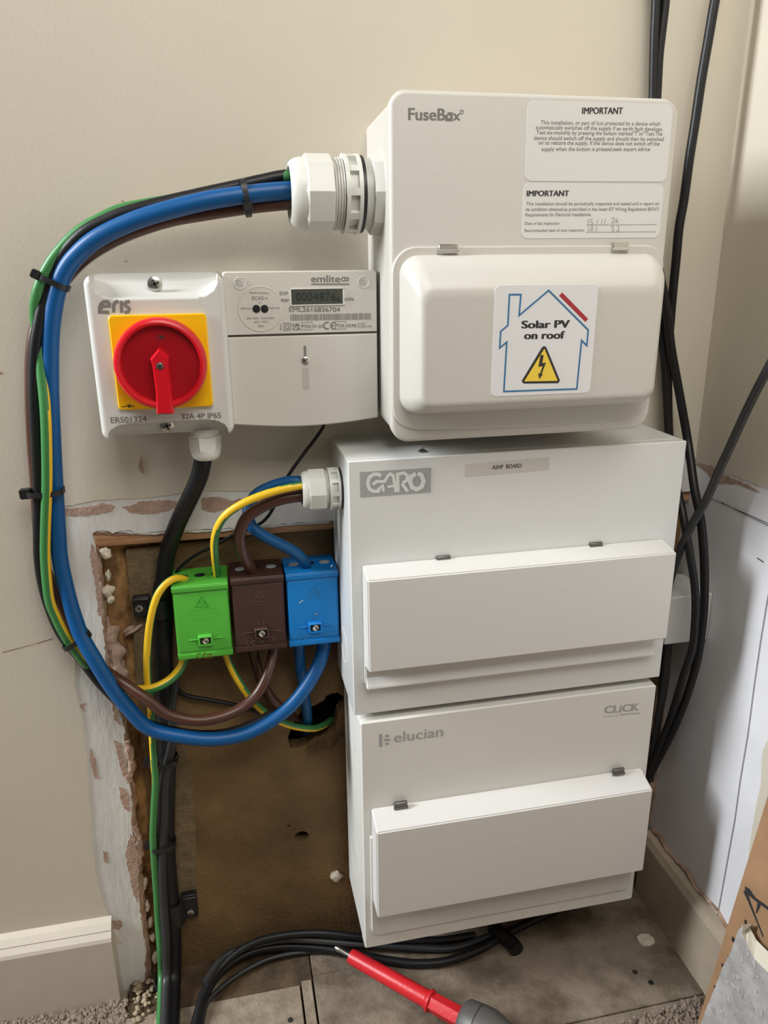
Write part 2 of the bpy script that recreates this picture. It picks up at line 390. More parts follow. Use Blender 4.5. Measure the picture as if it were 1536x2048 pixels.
# broken plaster rim and lumps along the left and top of the opening
def rim(pts, y, r, seed, ms='rawplaster'):
    return tube('plaster_rim', [at(a, b, y) for a, b in pts], r, ms, wall_back, segs=9, res=9, jitter=0.75, seed=seed)
rim([(190,1075),(197,1120),(203,1180),(207,1240),(212,1300)], .007, .0032, 1)
rim([(211,1235),(222,1280),(232,1330),(242,1380),(249,1430)], .009, [.003,.0075,.0080,.0070,.004], 2, 'pink')
rim([(238,1420),(247,1470),(254,1530),(262,1600),(268,1680),(277,1740)], .008, .0042, 3)
rim([(275,1735),(280,1790),(287,1850),(295,1910),(296,1960)], .008, .0045, 4)
rim([(190,1062),(230,1067),(290,1066),(345,1064),(420,1060)], .004, .0022, 5)
rim([(186,1072),(193,1120),(200,1180),(206,1240),(211,1300),(222,1370),(236,1425)], .0035, .0026, 21)
rim([(243,1440),(250,1500),(257,1560),(264,1640),(271,1710),(278,1790),(286,1860),(292,1930),(290,1962)], .0035, .0028, 22)
rim([(196,1061),(240,1062),(290,1067),(350,1063),(420,1061),(500,1055),(580,1048),(660,1043)], .002, .0014, 23, 'filler')
rim([(252,1480),(262,1530),(256,1560)], .002, .0038, 9, 'pink')
rim([(268,1650),(276,1680),(280,1715),(272,1735)], .003, .0034, 12, 'pink')
for i, (px, py, y, a, b, r) in enumerate([(212,1106,.002,.0055,.0048,0.3),(217,1152,.006,.0022,.0055,0),(214,1183,.004,.0058,.0066,0),(221,1198,.003,.0035,.004,.3),
        (262,1512,.004,.0028,.0032,0),(264,1532,.004,.0018,.006,0),(290,1765,.008,.0024,.007,.1),(295,1812,.008,.0024,.0065,0),(301,1845,.008,.0024,.0065,.2),(305,1875,.008,.003,.0045,0),(311,1915,.006,.003,.008,.1),
        (672,1753,.009,.0068,.006,.4)]):
    blob('filler_lump', at(px, py, y), a, .004, b, 'foam', wall_back, seed=i, amp=.45, rot=r)
for i, (px, py, y, a, b) in enumerate([(268,1260,.01,.010,.002),(258,1258,.012,.006,.002)]):
    blob('filler_lump', at(px, py, y), a, .003, b, 'pink', wall_back, seed=20+i, amp=.4, rot=-.5)
# what is inside the opening
sl = [(-0.245, -0.62), (-0.245, -.07), (-.155, -.07), (-.155, -.62)]
filled('chip_strip', [sl], .017, .024, 'osb', wall_back)
be = [(251,1098),(256,1150),(262,1210),(268,1270),(272,1340),(280,1430),(290,1540),(300,1700),(322,1900),(332,2000)]
bl = rag(xz(be, .012), .006, .0006, 8)
hole = rag(xz(Z(3.072, 240, 1100, [(1180,960),(1240,930),(1280,890),(1340,875),(1385,900),(1380,960),(1340,1000),(1330,1060),(1320,1110),(1250,1150),(1200,1160),(1150,1200),(1090,1215),(1045,1220),(1030,1150),(1060,1080),(1090,1020),(1130,990)]), .012), .003, .0011, 4, True)
c1 = at(603, 1673, .012); hole2 = [(c1.x+.0078*math.cos(i*.3927), c1.z+.0068*math.sin(i*.3927)) for i in range(16)]
c2 = at(577, 1652, .012); hole3 = [(c2.x+.0016*math.cos(i*.785), c2.z+.0016*math.sin(i*.785)) for i in range(8)]
filled('backing_board', [bl+[(WX, -.66), (WX, -.083), ]+[(q.x, q.z) for q in [at(668,1056,.012)]], hole, hole2, hole3], .012, .028, 'fibre', wall_back)
# pale strip where a trim was removed, and pale area at top left of the board
filled('pale_board_strip', [rag(xz([(352,1490),(374,1492),(384,1560),(390,1650),(396,1790),(360,1800),(346,1700),(342,1600)], .0115), .004, .0004, 2, True)], .0112, .0119, 'fibrepale', wall_back)
filled('pale_board_strip', [rag(xz([(252,1100),(330,1094),(322,1140),(318,1230),(316,1330),(300,1480),(285,1500),(270,1330),(262,1210)], .0115), .004, .0005, 7, True)], .0112, .0119, 'fibrepale', wall_back)
rnd = random.Random(5)
fr = []
for i in range(230):                                                     # torn fibres below the ragged hole
    px, py = rnd.uniform(615, 690), 0; py = 1497-(px-615)*.38+rnd.uniform(-13, 18)
    p = at(px, py, .010); fr.append(([p, p+V((rnd.uniform(-.005,.005), -.002, rnd.uniform(-.003,.003))), p+V((.0007, -.0012, .0007))], [(0, 1, 2)]))
vs, fs = merge(fr); o = newobj('torn_fibres', vs, fs, 'fibrepale', wall_back); o['kind'] = 'stuff'
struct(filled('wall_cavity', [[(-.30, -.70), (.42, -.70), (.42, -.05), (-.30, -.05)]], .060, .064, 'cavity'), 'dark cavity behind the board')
a = at(187, 1070, .004); b = at(187, 1095, .004)
bt = box('wood_batten', a.x, WX, .003, .024, b.z, a.z+.002, 'wood', wall_back, .0008); bt['label'] = 'horizontal sawn wood batten across the top of the opening'
# right wall
wall_right = struct(box('wall_right', WX, WX+.012, -1.6, 0.064, -.62, .75, 'skim', None, .0002), 'white plastered side wall, cream painted above')
s5 = lambda P: Z(3.4133, 1240, 700, P)
up = yz(s5([(500,755),(545,765),(600,790),(640,785),(700,830),(760,850),(830,880),(900,900),(960,930),(1010,940)]), WX)
up = [(0.0, up[0][1])]+up[1:]+[(-.35, up[-1][1]-.01), (-1.6, up[-1][1]-.03), (-1.6, .75), (0, .75)]
up = rag(up[:11], .003, .0006, 6)+up[11:]
filled('paint_layer', [up], WX-.0008, WX, 'paint', wall_right, mapX)
filled('plaster_patch', [rag(yz(s5([(510,775),(590,785),(640,800),(700,850),(800,890),(890,925),(960,970),(900,950),(800,915),(700,912),(640,895),(590,830)]), WX), .003, .0008, 9, True)], WX-.0005, WX, 'pink', wall_right, mapX)
PX = lambda a, b: atx(a, b, WX-.001)
ink('pencil_line', [stroke(s5([(615,1010),(760,1075),(900,1135),(1010,1185)]), .0007, 0, P=PX), stroke(s5([(690,1040),(850,1120),(1010,1200)]), .0007, 0, P=PX),
    stroke([(1536,1190),(1521,1280),(1508,1370),(1495,1470),(1480,1560),(1469,1640),(1450,1745),(1432,1845)], .0008, 0, P=PX), stroke(s5([(935,1420),(978,1448)]), .0010, 0, P=PX)], 'pencil', wall_right)
# cream edge of further board on right wall
filled('paint_layer', [rag(yz([(1545,1470),(1531,1500),(1527,1570),(1516,1620),(1506,1680),(1500,1740),(1560,1740)], WX), .004, .0004, 3, True)], WX-.003, WX, 'paint', wall_right, mapX)
# skirtings
def skirting(name, pts_fn, ms, lab):
    return None
sk = [( .0, -.592-.02), (-.018, -.612), (-.018, -.5065), (-.0166, -.5030), (-.0115, -.4985), (-.0118, -.4975), (-.0060, -.4925), (.0, -.4900)]
def sweep(name, outline, x0, x1, ms, mp):
    n = len(outline); vs = [mp(x0, a, b) for a, b in outline]+[mp(x1, a, b) for a, b in outline]
    fs = [(i, (i+1) % n, n+(i+1) % n, n+i) for i in range(n)]+[tuple(range(n))[::-1], tuple(range(n, 2*n))]
    return newobj(name, vs, fs, ms)
o = sweep('baseboard_left', sk, -.9, -.2435, 'skirt', lambda x, a, b: V((x, a-.0008, b)))
struct(o, 'cream skirting board cut off short of the opening')
o = sweep('baseboard_right', [(WX, -.612), (.357, -.612), (.357, -.507), (.361, -.499), (WX, -.4965)], -.20, -.001, 'skirtr', lambda y, a, b: V((a, y, b)))
struct(o, 'dusty skirting board along the side wall')
# plaster tear above the right skirting
rimR = tube('plaster_rim', [V((WX-.001, -.004-.018*i, -.4935+.003*math.sin(i*2.1))) for i in range(11)], .0019, 'rawplaster', wall_right, segs=8, res=5, jitter=.9, seed=6)
tube('plaster_rim', [V((WX-.004, .006, z)) for z in (-.31, -.36, -.40, -.44, -.49)], .006, 'rawplaster', wall_right, segs=8, res=5, jitter=.9, seed=8)
# floor
floor = struct(box('floor', -.9, WX, -1.6, .06, FZ-.05, FZ-.019, 'cavity', None, .0002), 'chipboard floor')
def board(x0, x1, y0, y1, ms='floor', z=FZ):
    return prof('floor_board', rr(x0, x1, y0, y1, .001, 1), [(z-.018, 0), (z-.001, 0), (z, .0008)], ms, floor, mp=mapZ, sharp=20)
board(-.236, -.0575, -1.2, -.0415, 'floor2')
board(-.0555, -.0445, -1.2, -.036, 'floor2', FZ-.0012)
board(-.0425, WX-.001, -.1432, -.0335, 'floor')
board(-.0425, WX-.001, -1.2, -.1445, 'floor')
board(-.0425, WX-.001, -.0325, .0115, 'floor', FZ-.001)
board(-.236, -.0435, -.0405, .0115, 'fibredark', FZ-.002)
board(-.9, -.238, -1.2, -.0005, 'floor2', FZ-.008)
for px_, py_ in ((1302,1965),(581,2040),(1270,1944)):
    lathe('floor_screw', atz(px_, py_, FZ), (0, 0, 1), [(-.001, .0030), (.0002, .0030), (.0002, 0)], 'darksteel' if px_ != 1302 else 'black', floor, 14)
# carpet pile
def carpet(name, test, n, zf, label, seed):
    rnd = random.Random(seed); parts = []
    for i in range(n):
        q = test(rnd)
        if q is None: continue
        x, y = q; a = rnd.uniform(0, 6.28); h = rnd.uniform(.004, .009); r = rnd.uniform(.0011, .0018)
        b = V((x, y, zf)); d = V((math.cos(a), math.sin(a), 0)); s = V((-d.y, d.x, 0))
        k1 = b+d*.0015+V((0, 0, h*.6)); k2 = b+d*.0035+V((0, 0, h)); k3 = b+d*.0055+V((0, 0, h*.55))
        vs = []
        for c, rr_ in ((b, r), (k1, r*1.2), (k2, r*1.1), (k3, r*.5)):
            vs += [c+s*rr_, c-d*rr_*.7+V((0, 0, rr_*.5)), c-s*rr_]
        fs = []
        for t in range(3):
            for u in range(2): fs.append((t*3+u, t*3+u+1, t*3+u+4, t*3+u+3))
        parts.append((vs, fs))
    vs, fs = merge(parts); o = newobj(name, vs, fs, 'carpet', None, True)
    tag(o, label, 'carpet', None, 'stuff'); return o
def ct1(r):
    x = r.uniform(-.42, -.236); y = r.uniform(-.14, -.021); return (x, y) if x < -.236-max(0, (-.03-y))*.05+r.uniform(-.003, .002) else None
def ct2(r):
    x = r.uniform(.19, .362); y = r.uniform(-.23, -.150)
    return (x, y) if y < -.152-(.36-x)*.10 + r.uniform(-.004, .004) and x < .345 else None
carpet('carpet', ct1, 7000, FZ-.006, 'beige looped carpet pile below the left skirting', 1)
carpet('carpet', ct2, 4500, FZ, 'beige looped carpet pile on the floor at lower right', 2)
# crumbs of underlay and plaster between carpet and cable
rnd = random.Random(11)
pr_ = []
for i in range(40):
    p = atz(rnd.uniform(268, 316), rnd.uniform(1950, 2046), FZ)
    bm = bmesh.new(); bmesh.ops.create_icosphere(bm, subdivisions=1, radius=rnd.uniform(.0012, .0038))
    pr_.append(([V((p.x, min(p.y, -.004), FZ+.002))+V((v.co.x, v.co.y*1.2, v.co.z*.5))*(1+.9*noise.noise(v.co*500+V((i,0,0)))) for v in bm.verts], [tuple(q.index for q in f.verts) for f in bm.faces])); bm.free()
vs, fs = merge(pr_); tag(newobj('plaster_rubble', vs, fs, 'underlay', None, True), 'pale plaster and underlay crumbs between carpet and thick black cable', 'rubble', None, 'stuff')
p = atz(1291, 1881, FZ); tag(newobj('plaster_chip', [p+V((.010*math.cos(i*.785)*(1+.15*math.sin(i*3)), .0085*math.sin(i*.785), z)) for z in (0, .0015) for i in range(8)],
    [(i, (i+1) % 8, 8+(i+1) % 8, 8+i) for i in range(8)]+[tuple(range(8, 16))], 'foam'), 'small round pale plaster chip on floor below bottom unit', 'debris')
# ================================================================= CONSUMER UNIT 1 (top)
YF = -.110
fuse = thing('consumer_unit', (.14, 0, .0173), 'top warm white rounded consumer unit with solar warning sticker on its flap', 'fuse box')
FO = rr(.0312, .2466, .0172, .2592, (.013, .011, .014, .015), 10)
prof('body', FO, [(-.0006, .0052), (-.097, .0022), (-.0975, .0030), (-.0985, .0030), (-.099, .0006), (-.1075, 0), (-.1090, .0006), (-.1098, .0016), (YF, .003)], 'fusew', fuse)
s3 = lambda P: Z(2.4, 760, 460, P)
# flap plate with a bowed lower edge
def arcb(x0, x1, z0, zc, n=14): return [(x0+(x1-x0)*i/n, z0-(zc)*math.sin(math.pi*i/n)) for i in range(n+1)]
top = rr(.0318, .2452, .05, .1592, (.016, .018, .001, .001), 8)[:18]
low = [(.0318, .0445), (.0335, .0375), (.0375, .0320), (.043, .0287)]+arcb(.050, .225, .0268, .0024)[0:]+[(.233, .0292), (.2385, .0325), (.2435, .0385), (.2452, .046)]
flap = prof('flap', top+low, [(YF+.0006, 0), (YF-.0014, 0), (YF-.0022, .0008)], 'fusew', fuse); flap['label'] = 'hinged flap with a bulging front'
# bulge: superellipse loft
def sup(x0, x1, z0, z1, r, n=8): return rr(x0, x1, z0, z1, r, n)
B = []
for t in range(11):
    u = t/10; k = 1-math.cos(u*math.pi/2); d = math.sin(u*math.pi/2)
    B.append((YF-.002-.0285*d, k))
rings = []
n_ = None
def bulge():
    vs = []; fs = []; R = []
    base = (.0372, .2415, .0395, .1535, .014); top_ = (.0475, .2275, .0500, .1300, .008)
    prof_ = [(0, 0), (.12, .03), (.35, .14), (.60, .34), (.78, .55), (.90, .76), (.965, .90), (1, 1.02), (1.0, 1.25)]
    for d, k in prof_:
        q = [base[i]+(top_[i]-base[i])*k for i in range(5)]; q[4] = max(q[4], .004)
        R.append([(a, YF-.002-.0285*d, b) for a, b in rr(*q, 8)])
    n = len(R[0])
    for r in R: vs += r
    for k in range(len(R)-1):
        for i in range(n): fs.append((k*n+i, k*n+(i+1) % n, (k+1)*n+(i+1) % n, (k+1)*n+i))
    fs.append(tuple(range((len(R)-1)*n, len(R)*n)))
    return newobj('flap_bulge', vs, fs, 'fusew', flap, True, sharp=60)
bulge()
def hinge(p, y, parent, w=.013, h=.0065, ms='steel'):
    q = at(*p, y); o = box('hinge_clip', q.x-w/2, q.x+w/2, y-.0024, y+.001, q.z-h/2, q.z+h/2, ms, parent, .0008)
    lathe('hinge_pin', (q.x-w/2-.0003, y-.0022, q.z-h/2+.0008), (1, 0, 0), [(0, .0012), (w+.0006, .0012)], 'steel' if ms == 'steel' else ms, o, 10)
    return o
hinge((895,497), YF-.002, fuse, .0145, .0058); hinge((1239,492), YF-.002, fuse, .0130, .0060)
s4 = lambda P: Z(2.2588, 720, 160, P)
def decal(name, ptsTL_TR_BR_BL, y, ms, parent, r=.003, t=.00025, label=None):
    q = [at(a, b, y) for a, b in ptsTL_TR_BR_BL]; x0 = (q[0].x+q[3].x)/2; x1 = (q[1].x+q[2].x)/2; z1 = (q[0].z+q[1].z)/2; z0 = (q[2].z+q[3].z)/2
    a = math.atan2((q[1].z-q[0].z)+(q[2].z-q[3].z), (q[1].x-q[0].x)+(q[2].x-q[3].x)); cx, cz = (x0+x1)/2, (z0+z1)/2
    P = [(cx+(u-cx)*math.cos(a)-(v-cz)*math.sin(a), cz+(u-cx)*math.sin(a)+(v-cz)*math.cos(a)) for u, v in rr(x0, x1, z0, z1, r, 6)]
    o = prof(name, P, [(y+t, 0), (y, .0001)], ms, parent)
    if label: o['label'] = label
    return o
y = YF-.0004
d1 = decal('warning_label', [(1056,201),(1352,208),(1328,364),(1048,362)], y, 'sticker', fuse, .005, label='upper white notice sticker headed IMPORTANT')
y -= .0002
g = lambda s, p0, p1, h, bold=0.0, yy=None: glyphs(s, *Z(2.2588, 720, 160, [p0, p1]), h/2.2588, y if yy is None else yy, bold)
ink('printed_text', [g('IMPORTANT', (1004,153), (1186,153), 29, .025)], 'ink', d1)
ink('printed_text', [g('This installation, or part of it,is protected by a device which', (817,200), (1356,206), 18),
    g('automatically switches off the supply if an earth fault develops.', (794,222), (1368,230), 18),
    g('Test six-monthly by pressing the button marked"T"or"Test.The', (797,245), (1366,251), 18),
    g('device should switch off the supply and should then be switched', (786,270), (1372,275), 18),
    g('on to restore the supply. If the device does not switch off the', (807,291), (1353,296), 18),
    g('supply when the button is pressed,seek expert advice', (820,320), (1310,320), 18)], 'greyink', d1)
y = YF-.0004
d2 = decal('inspection_label', [(1047,367),(1331,367),(1316,477),(1042,476)], y, 'sticker', fuse, .005, label='lower white inspection sticker with handwritten dates')
y -= .0002
ink('printed_text', [g('IMPORTANT', (754,525), (943,524), 25, .03)], 'ink', d2)
dots = []
for (x0, yy0, x1) in ((1025, 655, 1340), (1023, 688, 1337)):
    k = x0
    while k < x1: dots.append(stroke(s4([(k, yy0-(k-x0)*.008), (k+6, yy0-(k-x0)*.008)]), .0005, y)); k += 11
ink('printed_text', [g('This installation should be periodically inspected and tested and a report on', (751,566), (1351,565), 15),
    g('its condition obtained,as prescribed in the latest IET Wiring Regulations BS7671', (750,591), (1350,590), 15),
    g('Requirements for Electrical Installations.', (748,616), (1045,614), 15), g('Date of last inspection', (745,654), (901,653), 13),
    g('Recommended date of next inspection:', (744,686), (1014,684), 13)]+dots, 'greyink', d2)
H = lambda P: stroke(s4(P), .0006, y)
ink('handwriting', [H([(1030,628),(1032,655)]), H([(1052,628),(1040,629),(1040,640),(1050,643),(1052,652),(1040,655)]), H([(1075,628),(1070,654)]), H([(1095,628),(1090,654)]), H([(1110,626),(1104,652)]),
    H([(1137,626),(1146,622),(1149,632),(1138,645),(1150,643)]), H([(1162,622),(1155,640),(1164,643),(1165,634),(1157,636)]), H([(1032,662),(1034,684)]), H([(1045,664),(1052,662),(1052,680),(1043,680),(1045,664)]),
    H([(1070,660),(1068,684)]), H([(1135,662),(1146,660),(1142,670),(1147,680),(1136,685)]), H([(1162,662),(1170,660),(1170,672),(1160,684),(1173,681)])], 'faint', d2)
y = YF-.0003
ink('brand_print', [g('FuseB', (220,180), (385,182), 54, .02), g('x', (422,181), (452,182), 46, .02), stroke(s4([(396,152),(414,152),(414,178),(392,178),(392,156)]), .0018, y), ring(s4([(460,144)])[0], .0011, .0005, y)], 'greyink', fuse)
# solar sticker
ys = YF-.0308
d3 = decal('solar_sticker', s3([(556,264),(1052,262),(1006,780),(528,802)]), ys, 'sticker2', flap, .004, .0004, label='square white sticker with a house outline and yellow warning triangle')
y = ys-.0002
ink('house_outline', [stroke(s3([(595,775),(945,763),(968,530),(993,555),(1000,480),(810,290),(668,410),(677,310),(622,310),(614,458),(580,486),(575,566),(609,538)]), .0012, y, True)], 'blueink', d3)
ink('solar_panel_mark', [poly(s3([(875,300),(999,427),(986,441),(860,315)]), y)], 'redink', d3)
ink('printed_text', [glyphs('Solar PV', *s3([(681,472),(908,468)]), 36/2.4, y, .035, 1.0), glyphs('on roof', *s3([(694,524),(884,521)]), 36/2.4, y, .035)], 'ink', d3)
T = s3([(788,560),(862,722),(854,734),(690,736),(682,724),(780,562)])
ink('warning_triangle', [poly(s3([(788,557),(798,562),(864,722),(856,735),(690,737),(680,725),(778,563)]), y)], 'ink', d3)
ink('warning_triangle_fill', [poly(s3([(789,569),(853,724),(692,727)]), y-.0002)], 'yelink', d3)
ink('lightning_mark', [poly(s3([(771,600),(786,600),(779,640),(797,636),(776,692),(782,692),(765,716),(760,687),(768,690),(782,652),(761,657)]), y-.0004)], 'ink', d3)
# gland helper
def gland(parent, x0, x1, c_y, c_z, R, big, ms='gland'):
    L = x1-x0; P = [(0, R*.70), (0, R*.82), (L*.04, R*.92), (L*.10, R*.97)] if big else [(0, R*.74), (L*.03, R*.86), (L*.09, R*.93)]
    fr_ = (.20, .46, .58, .76, .80, .93, 1.0) if big else (.20, .58, .66, .93, .97, .97, 1.0)
    o0 = (x0, c_y, c_z); ax = (1, 0, 0)
    g0 = lathe('cable_gland', o0, ax, [(L*.14, R*.60), (0, R*.68), (0, R*.74), (L*.02, R*.80), (L*.06, R*.865), (L*.12, R*.895), (L*fr_[0]+.001, R*.895)], ms, parent, 40)
    g0['label'] = 'pale grey cable gland screwed into the left side'
    lathe('dome_nut', o0, ax, [(L*.150, R*.90), (L*.185, R*1.0), (L*fr_[1]-.0008, R*1.0), (L*fr_[1], R*.97)], ms, g0, poly=8, sharp=20)
    lathe('gland_throat', (x0+L*.13, c_y, c_z), ax, [(0, R*.64), (.001, R*.64)], 'black', g0, 32)
    th = []
    a, b = L*fr_[1], L*fr_[2]; nt = 4 if big else 2
    for i in range(nt): s_ = a+(b-a)*i/nt; e_ = (b-a)/nt; th += [(s_, R*.84), (s_+e_*.35, R*.90), (s_+e_*.65, R*.90), (s_+e_*.95, R*.84)]
    lathe('thread', o0, ax, th, ms, g0, 36)
    # slotted lock ring
    a, b = L*fr_[2], L*fr_[3]; rg = lathe('lock_ring', o0, ax, [(a, R*.86), (b, R*.86)], ms, g0, 36)
    N = 10
    for q, (s_, e_) in enumerate(((a, a+(b-a)*.22), (b-(b-a)*.22, b))): lathe('ring_flange', o0, ax, [(s_, R*.93), (s_, R*.99), (e_, R*.99), (e_, R*.93)], ms, rg, 40)
    for i in range(N):
        t = 2*math.pi*i/N; cx_ = (a+b)/2; d = V((0, math.cos(t), math.sin(t))); s = V((0, -math.sin(t), math.cos(t)))
        vs = []
        for u in (a+.0005, b-.0005):
            for (rad_, w_) in ((R*.80, -R*.09), (R*.80, R*.09), (R*.975, R*.09), (R*.975, -R*.09)): vs.append(V((x0+u, c_y, c_z))+d*rad_+s*w_)
        newobj('ring_rib', vs, [(0,1,2,3), (4,7,6,5), (0,4,5,1), (1,5,6,2), (2,6,7,3), (3,7,4,0)], ms, rg)
    lathe('gasket', o0, ax, [(L*fr_[3], R*.96), (L*fr_[4], R*.96)], 'black', g0, 36)
    if big:
        lathe('collar', o0, ax, [(L*fr_[4], R*.86), (L*fr_[5], R*.88)], ms, g0, 36)
        lathe('hex_flange', o0, ax, [(L*.88, R*.90), (L*.89, R*1.02), (L*1.0, R*1.05)], ms, g0, poly=8, sharp=20)
    return g0
gland(fuse, -.0335, .0345, -.055, .1975, .0285, True)
# ================================================================= CONSUMER UNIT 2 (middle)
YG = -.0917
garo = thing('consumer_unit', (.148, 0, -.2303), 'middle white metal consumer unit with grey logo panel and ASHP BOARD label', 'fuse box')
prof('body', rr(0, .2962, -.2303, 0, .0012, 3), [(-.0004, .0), (-.002, 0), (YG+.0112, 0), (YG+.011, .0005), (YG+.0100, .0005), (YG+.0098, 0), (YG+.0008, 0), (YG, .0008)], 'garow', garo)
def chan(name, x0, x1, pf, ms, parent, label=None, th=.0012):
    """folded sheet channel: pf = list of (y,z) outer fold line, closed at the ends with cheeks"""
    n = len(pf); vs = []
    for x in (x0, x1): vs += [V((x, a, b)) for a, b in pf]
    fs = [(i, i+1, n+i+1, n+i) for i in range(n-1)]+[tuple(range(n))[::-1], tuple(range(n, 2*n)), (0, n, 2*n-1, n-1)]
    o = newobj(name, vs, fs, ms, parent)
    bm = bmesh.new(); bm.from_mesh(o.data)
    ed = [e_ for e_ in bm.edges if e_.calc_face_angle(0) > .3]
    bmesh.ops.bevel(bm, geom=ed, offset=.0011, segments=3, affect='EDGES', clamp_overlap=True); bm.to_mesh(o.data); bm.free()
    if label: o['label'] = label
    return o
gf = chan('flap', .0099, .2832, [(YG, -.0885), (YG-.0235, -.0932), (YG-.0235, -.1762), (YG-.0095, -.1785), (YG-.0055, -.183), (YG-.0055, -.1985), (YG, -.1985)], 'flapw', garo, 'long hinged flap with a lip along the bottom')
chan('flap_lip', .0102, .2826, [(YG-.0045, -.189), (YG-.0095, -.1985), (YG-.0100, -.2010), (YG-.0045, -.2010)], 'flapw', gf)
hinge((886,1117), YG-.0006, garo, .0125, .0055, 'darksteel'); hinge((1191,1089), YG-.0006, garo, .0120, .0048, 'darksteel')
s7 = lambda P: Z(2.0757, 660, 860, P)
lg = decal('logo_panel', s7([(123,174),(420,156),(420,259),(125,280)]), YG-.0003, 'paleink', garo, .0002, label='pale grey rectangle with white logo letters')
y = YG-.0006
Gc = lambda P, w_: stroke(s7(P), w_, y)
ink('logo_letters', [Gc([(212,192),(200,184),(180,184),(162,198),(156,222),(164,246),(182,255),(200,254),(206,240)], .0030),
    Gc([(176,226),(194,214),(226,214),(240,190),(250,182),(262,190),(274,258)], .0026), Gc([(206,240),(218,232),(222,256)], .0022), Gc([(238,236),(268,232)], .0022),
    Gc([(282,258),(280,184),(306,178),(322,190),(318,210),(300,220)], .0028), Gc([(298,222),(322,256)], .0028), Gc([(356,182),(338,192),(332,214),(340,238),(360,246),(380,236),(388,212),(380,188),(364,180)], .0036)], 'garow', lg)
al = decal('name_label', s7([(560,142),(911,113),(910,165),(556,195)]), YG-.0003, 'tape', garo, .0002, label='narrow printed paper strip reading ASHP BOARD')
ink('printed_text', [glyphs('ASHP  BOARD', *s7([(673,164),(795,156)]), 17/2.0757, YG-.0005, .012)], 'ink', al)
c = at(845, 903, -.075); screw('screw', V((c.x, -.075, .0004)), .0036, garo, (0, 0, 1), ms='darksteel')
gland(garo, -.0335, .0004, -.050, -.0335, .0183, False)
def sidering(x, y_, z_, r, parent):
    vs = []; n = 32
    for k, dx in ((r-.0009, 0), (r, -.0004), (r+.0009, 0)): vs += [V((x+dx, y_+k*math.cos(6.28318*i/n), z_+k*math.sin(6.28318*i/n))) for i in range(n)]
    return newobj('knockout_ring', vs, [(a_*n+i, a_*n+(i+1) % n, (a_+1)*n+(i+1) % n, (a_+1)*n+i) for a_ in range(2) for i in range(n)], 'eluw', parent, True)
sidering(-.0001, -.045, -.185, .016, garo)
# ================================================================= CONSUMER UNIT 3 (bottom)
YE = -.0936
elu = thing('consumer_unit', (.149, 0, -.4945), 'bottom white metal consumer unit hanging just above the floor with two pale logos', 'fuse box')
prof('body', rr(.0053, .2926, -.4945, -.2378, .0022, 4), [(-.0004, 0), (YE+.0150, 0), (YE+.0148, .0010), (YE+.0138, .0010), (YE+.0136, -.0004), (YE+.0070, -.0004), (YE+.0066, .0004), (YE+.0058, .0004), (YE+.0054, -.0002), (YE+.0010, -.0002), (YE, .0010)], 'eluw', elu)
pl_ = prof('flap_plate', rr(.0118, .2868, -.4775, -.36, (.001, .001, .008, .008), 6), [(YE+.0005, 0), (YE-.0024, 0), (YE-.0030, .0008)], 'flapw', elu)
chan('flap', .0137, .2858, [(YE, -.3290), (YE-.0238, -.3375), (YE-.0238, -.4345), (YE, -.4345)], 'flapw', elu, 'wide hinged flap')
hinge((801,1608), YE-.003, elu, .0125, .0065, 'darksteel'); hinge((1236,1541), YE-.003, elu, .0120, .0060, 'darksteel')
s8 = lambda P: Z(2.2588, 670, 1350, P); y = YE-.0003
ink('logo_print', [glyphs('elucian', *s8([(268,305),(488,276)]), 44/2.2588, y, .008)]+[poly(s8([(200,268),(213,266),(214,324),(201,326)]), y), poly(s8([(228,270),(240,268),(246,275),(240,280),(228,281)]), y), poly(s8([(222,290),(248,287),(249,296),(223,299)]), y), poly(s8([(228,306),(240,304),(246,311),(240,315),(229,317)]), y)], 'paleink', elu)
ink('logo_print', [glyphs('CLiCK', *s8([(1218,174),(1372,160)]), 32/2.2588, y, .025, 1.0), stroke(s8([(1286,180),(1376,172)]), .0009, y)]+[poly(s8([(a, 186-(a-1217)*.09), (a+6, 186-(a-1217)*.09), (a+6, 190-(a-1217)*.09), (a, 190-(a-1217)*.09)]), y) for a in (1217, 1231, 1244, 1257, 1270)], 'paleink', elu)
sidering(.0052, -.045, -.278, .019, elu); sidering(.0052, -.045, -.425, .022, elu)
# ================================================================= METER
meter = thing('electricity_meter', (-.027, 0, .0243), 'grey-white digital electricity meter between rotary switch and top unit', 'meter')
YM = -.0565
mo = rr(-.0865, .0322, .0956, .1432, (.003, .003, .0004, .0004), 5)
prof('body', mo, [(-.0006, .0005), (YM+.002, 0), (YM+.0006, .0004), (YM, .0010)], 'meterw', meter)
zb = .0243
lowm = [(.0322, .0951), (-.0862, .0951)]+[(-.0862+.1184*i/16, zb+.0022-.0042*math.sin(math.pi*i/16)-(.0022 if i == 0 else 0)*0) for i in range(17)]
cov = prof('terminal_cover', lowm, [(-.0006, .0), (YM+.002, 0), (YM+.0006, .0004), (YM-.0002, .0012)], 'meterw', meter)
s6 = lambda P: Z(4.267, 420, 520, P); y = YM-.0003
cq = [at(*p, YM-.0003) for p in s6([(812,735),(822,905),(822,1098)])]
ink('slot', [poly(s6([(800,732),(820,732),(822,830),(802,830)]), y-.0001), ], 'greyink', cov)
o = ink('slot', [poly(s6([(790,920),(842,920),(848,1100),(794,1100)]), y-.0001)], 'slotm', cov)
ms_ = screw('screw', at(*s6([(815,856)])[0], YM-.001), .0030, cov, cross=False, slot=.6); ms_['label'] = 'slotted sealing screw'
gm = lambda s, p0, p1, h, bold=0.0: glyphs(s, *s6([p0, p1]), h/4.267, y, bold)
lc = [at(*p, y) for p in s6([(693,250),(1130,245),(1130,372),(695,376)])]
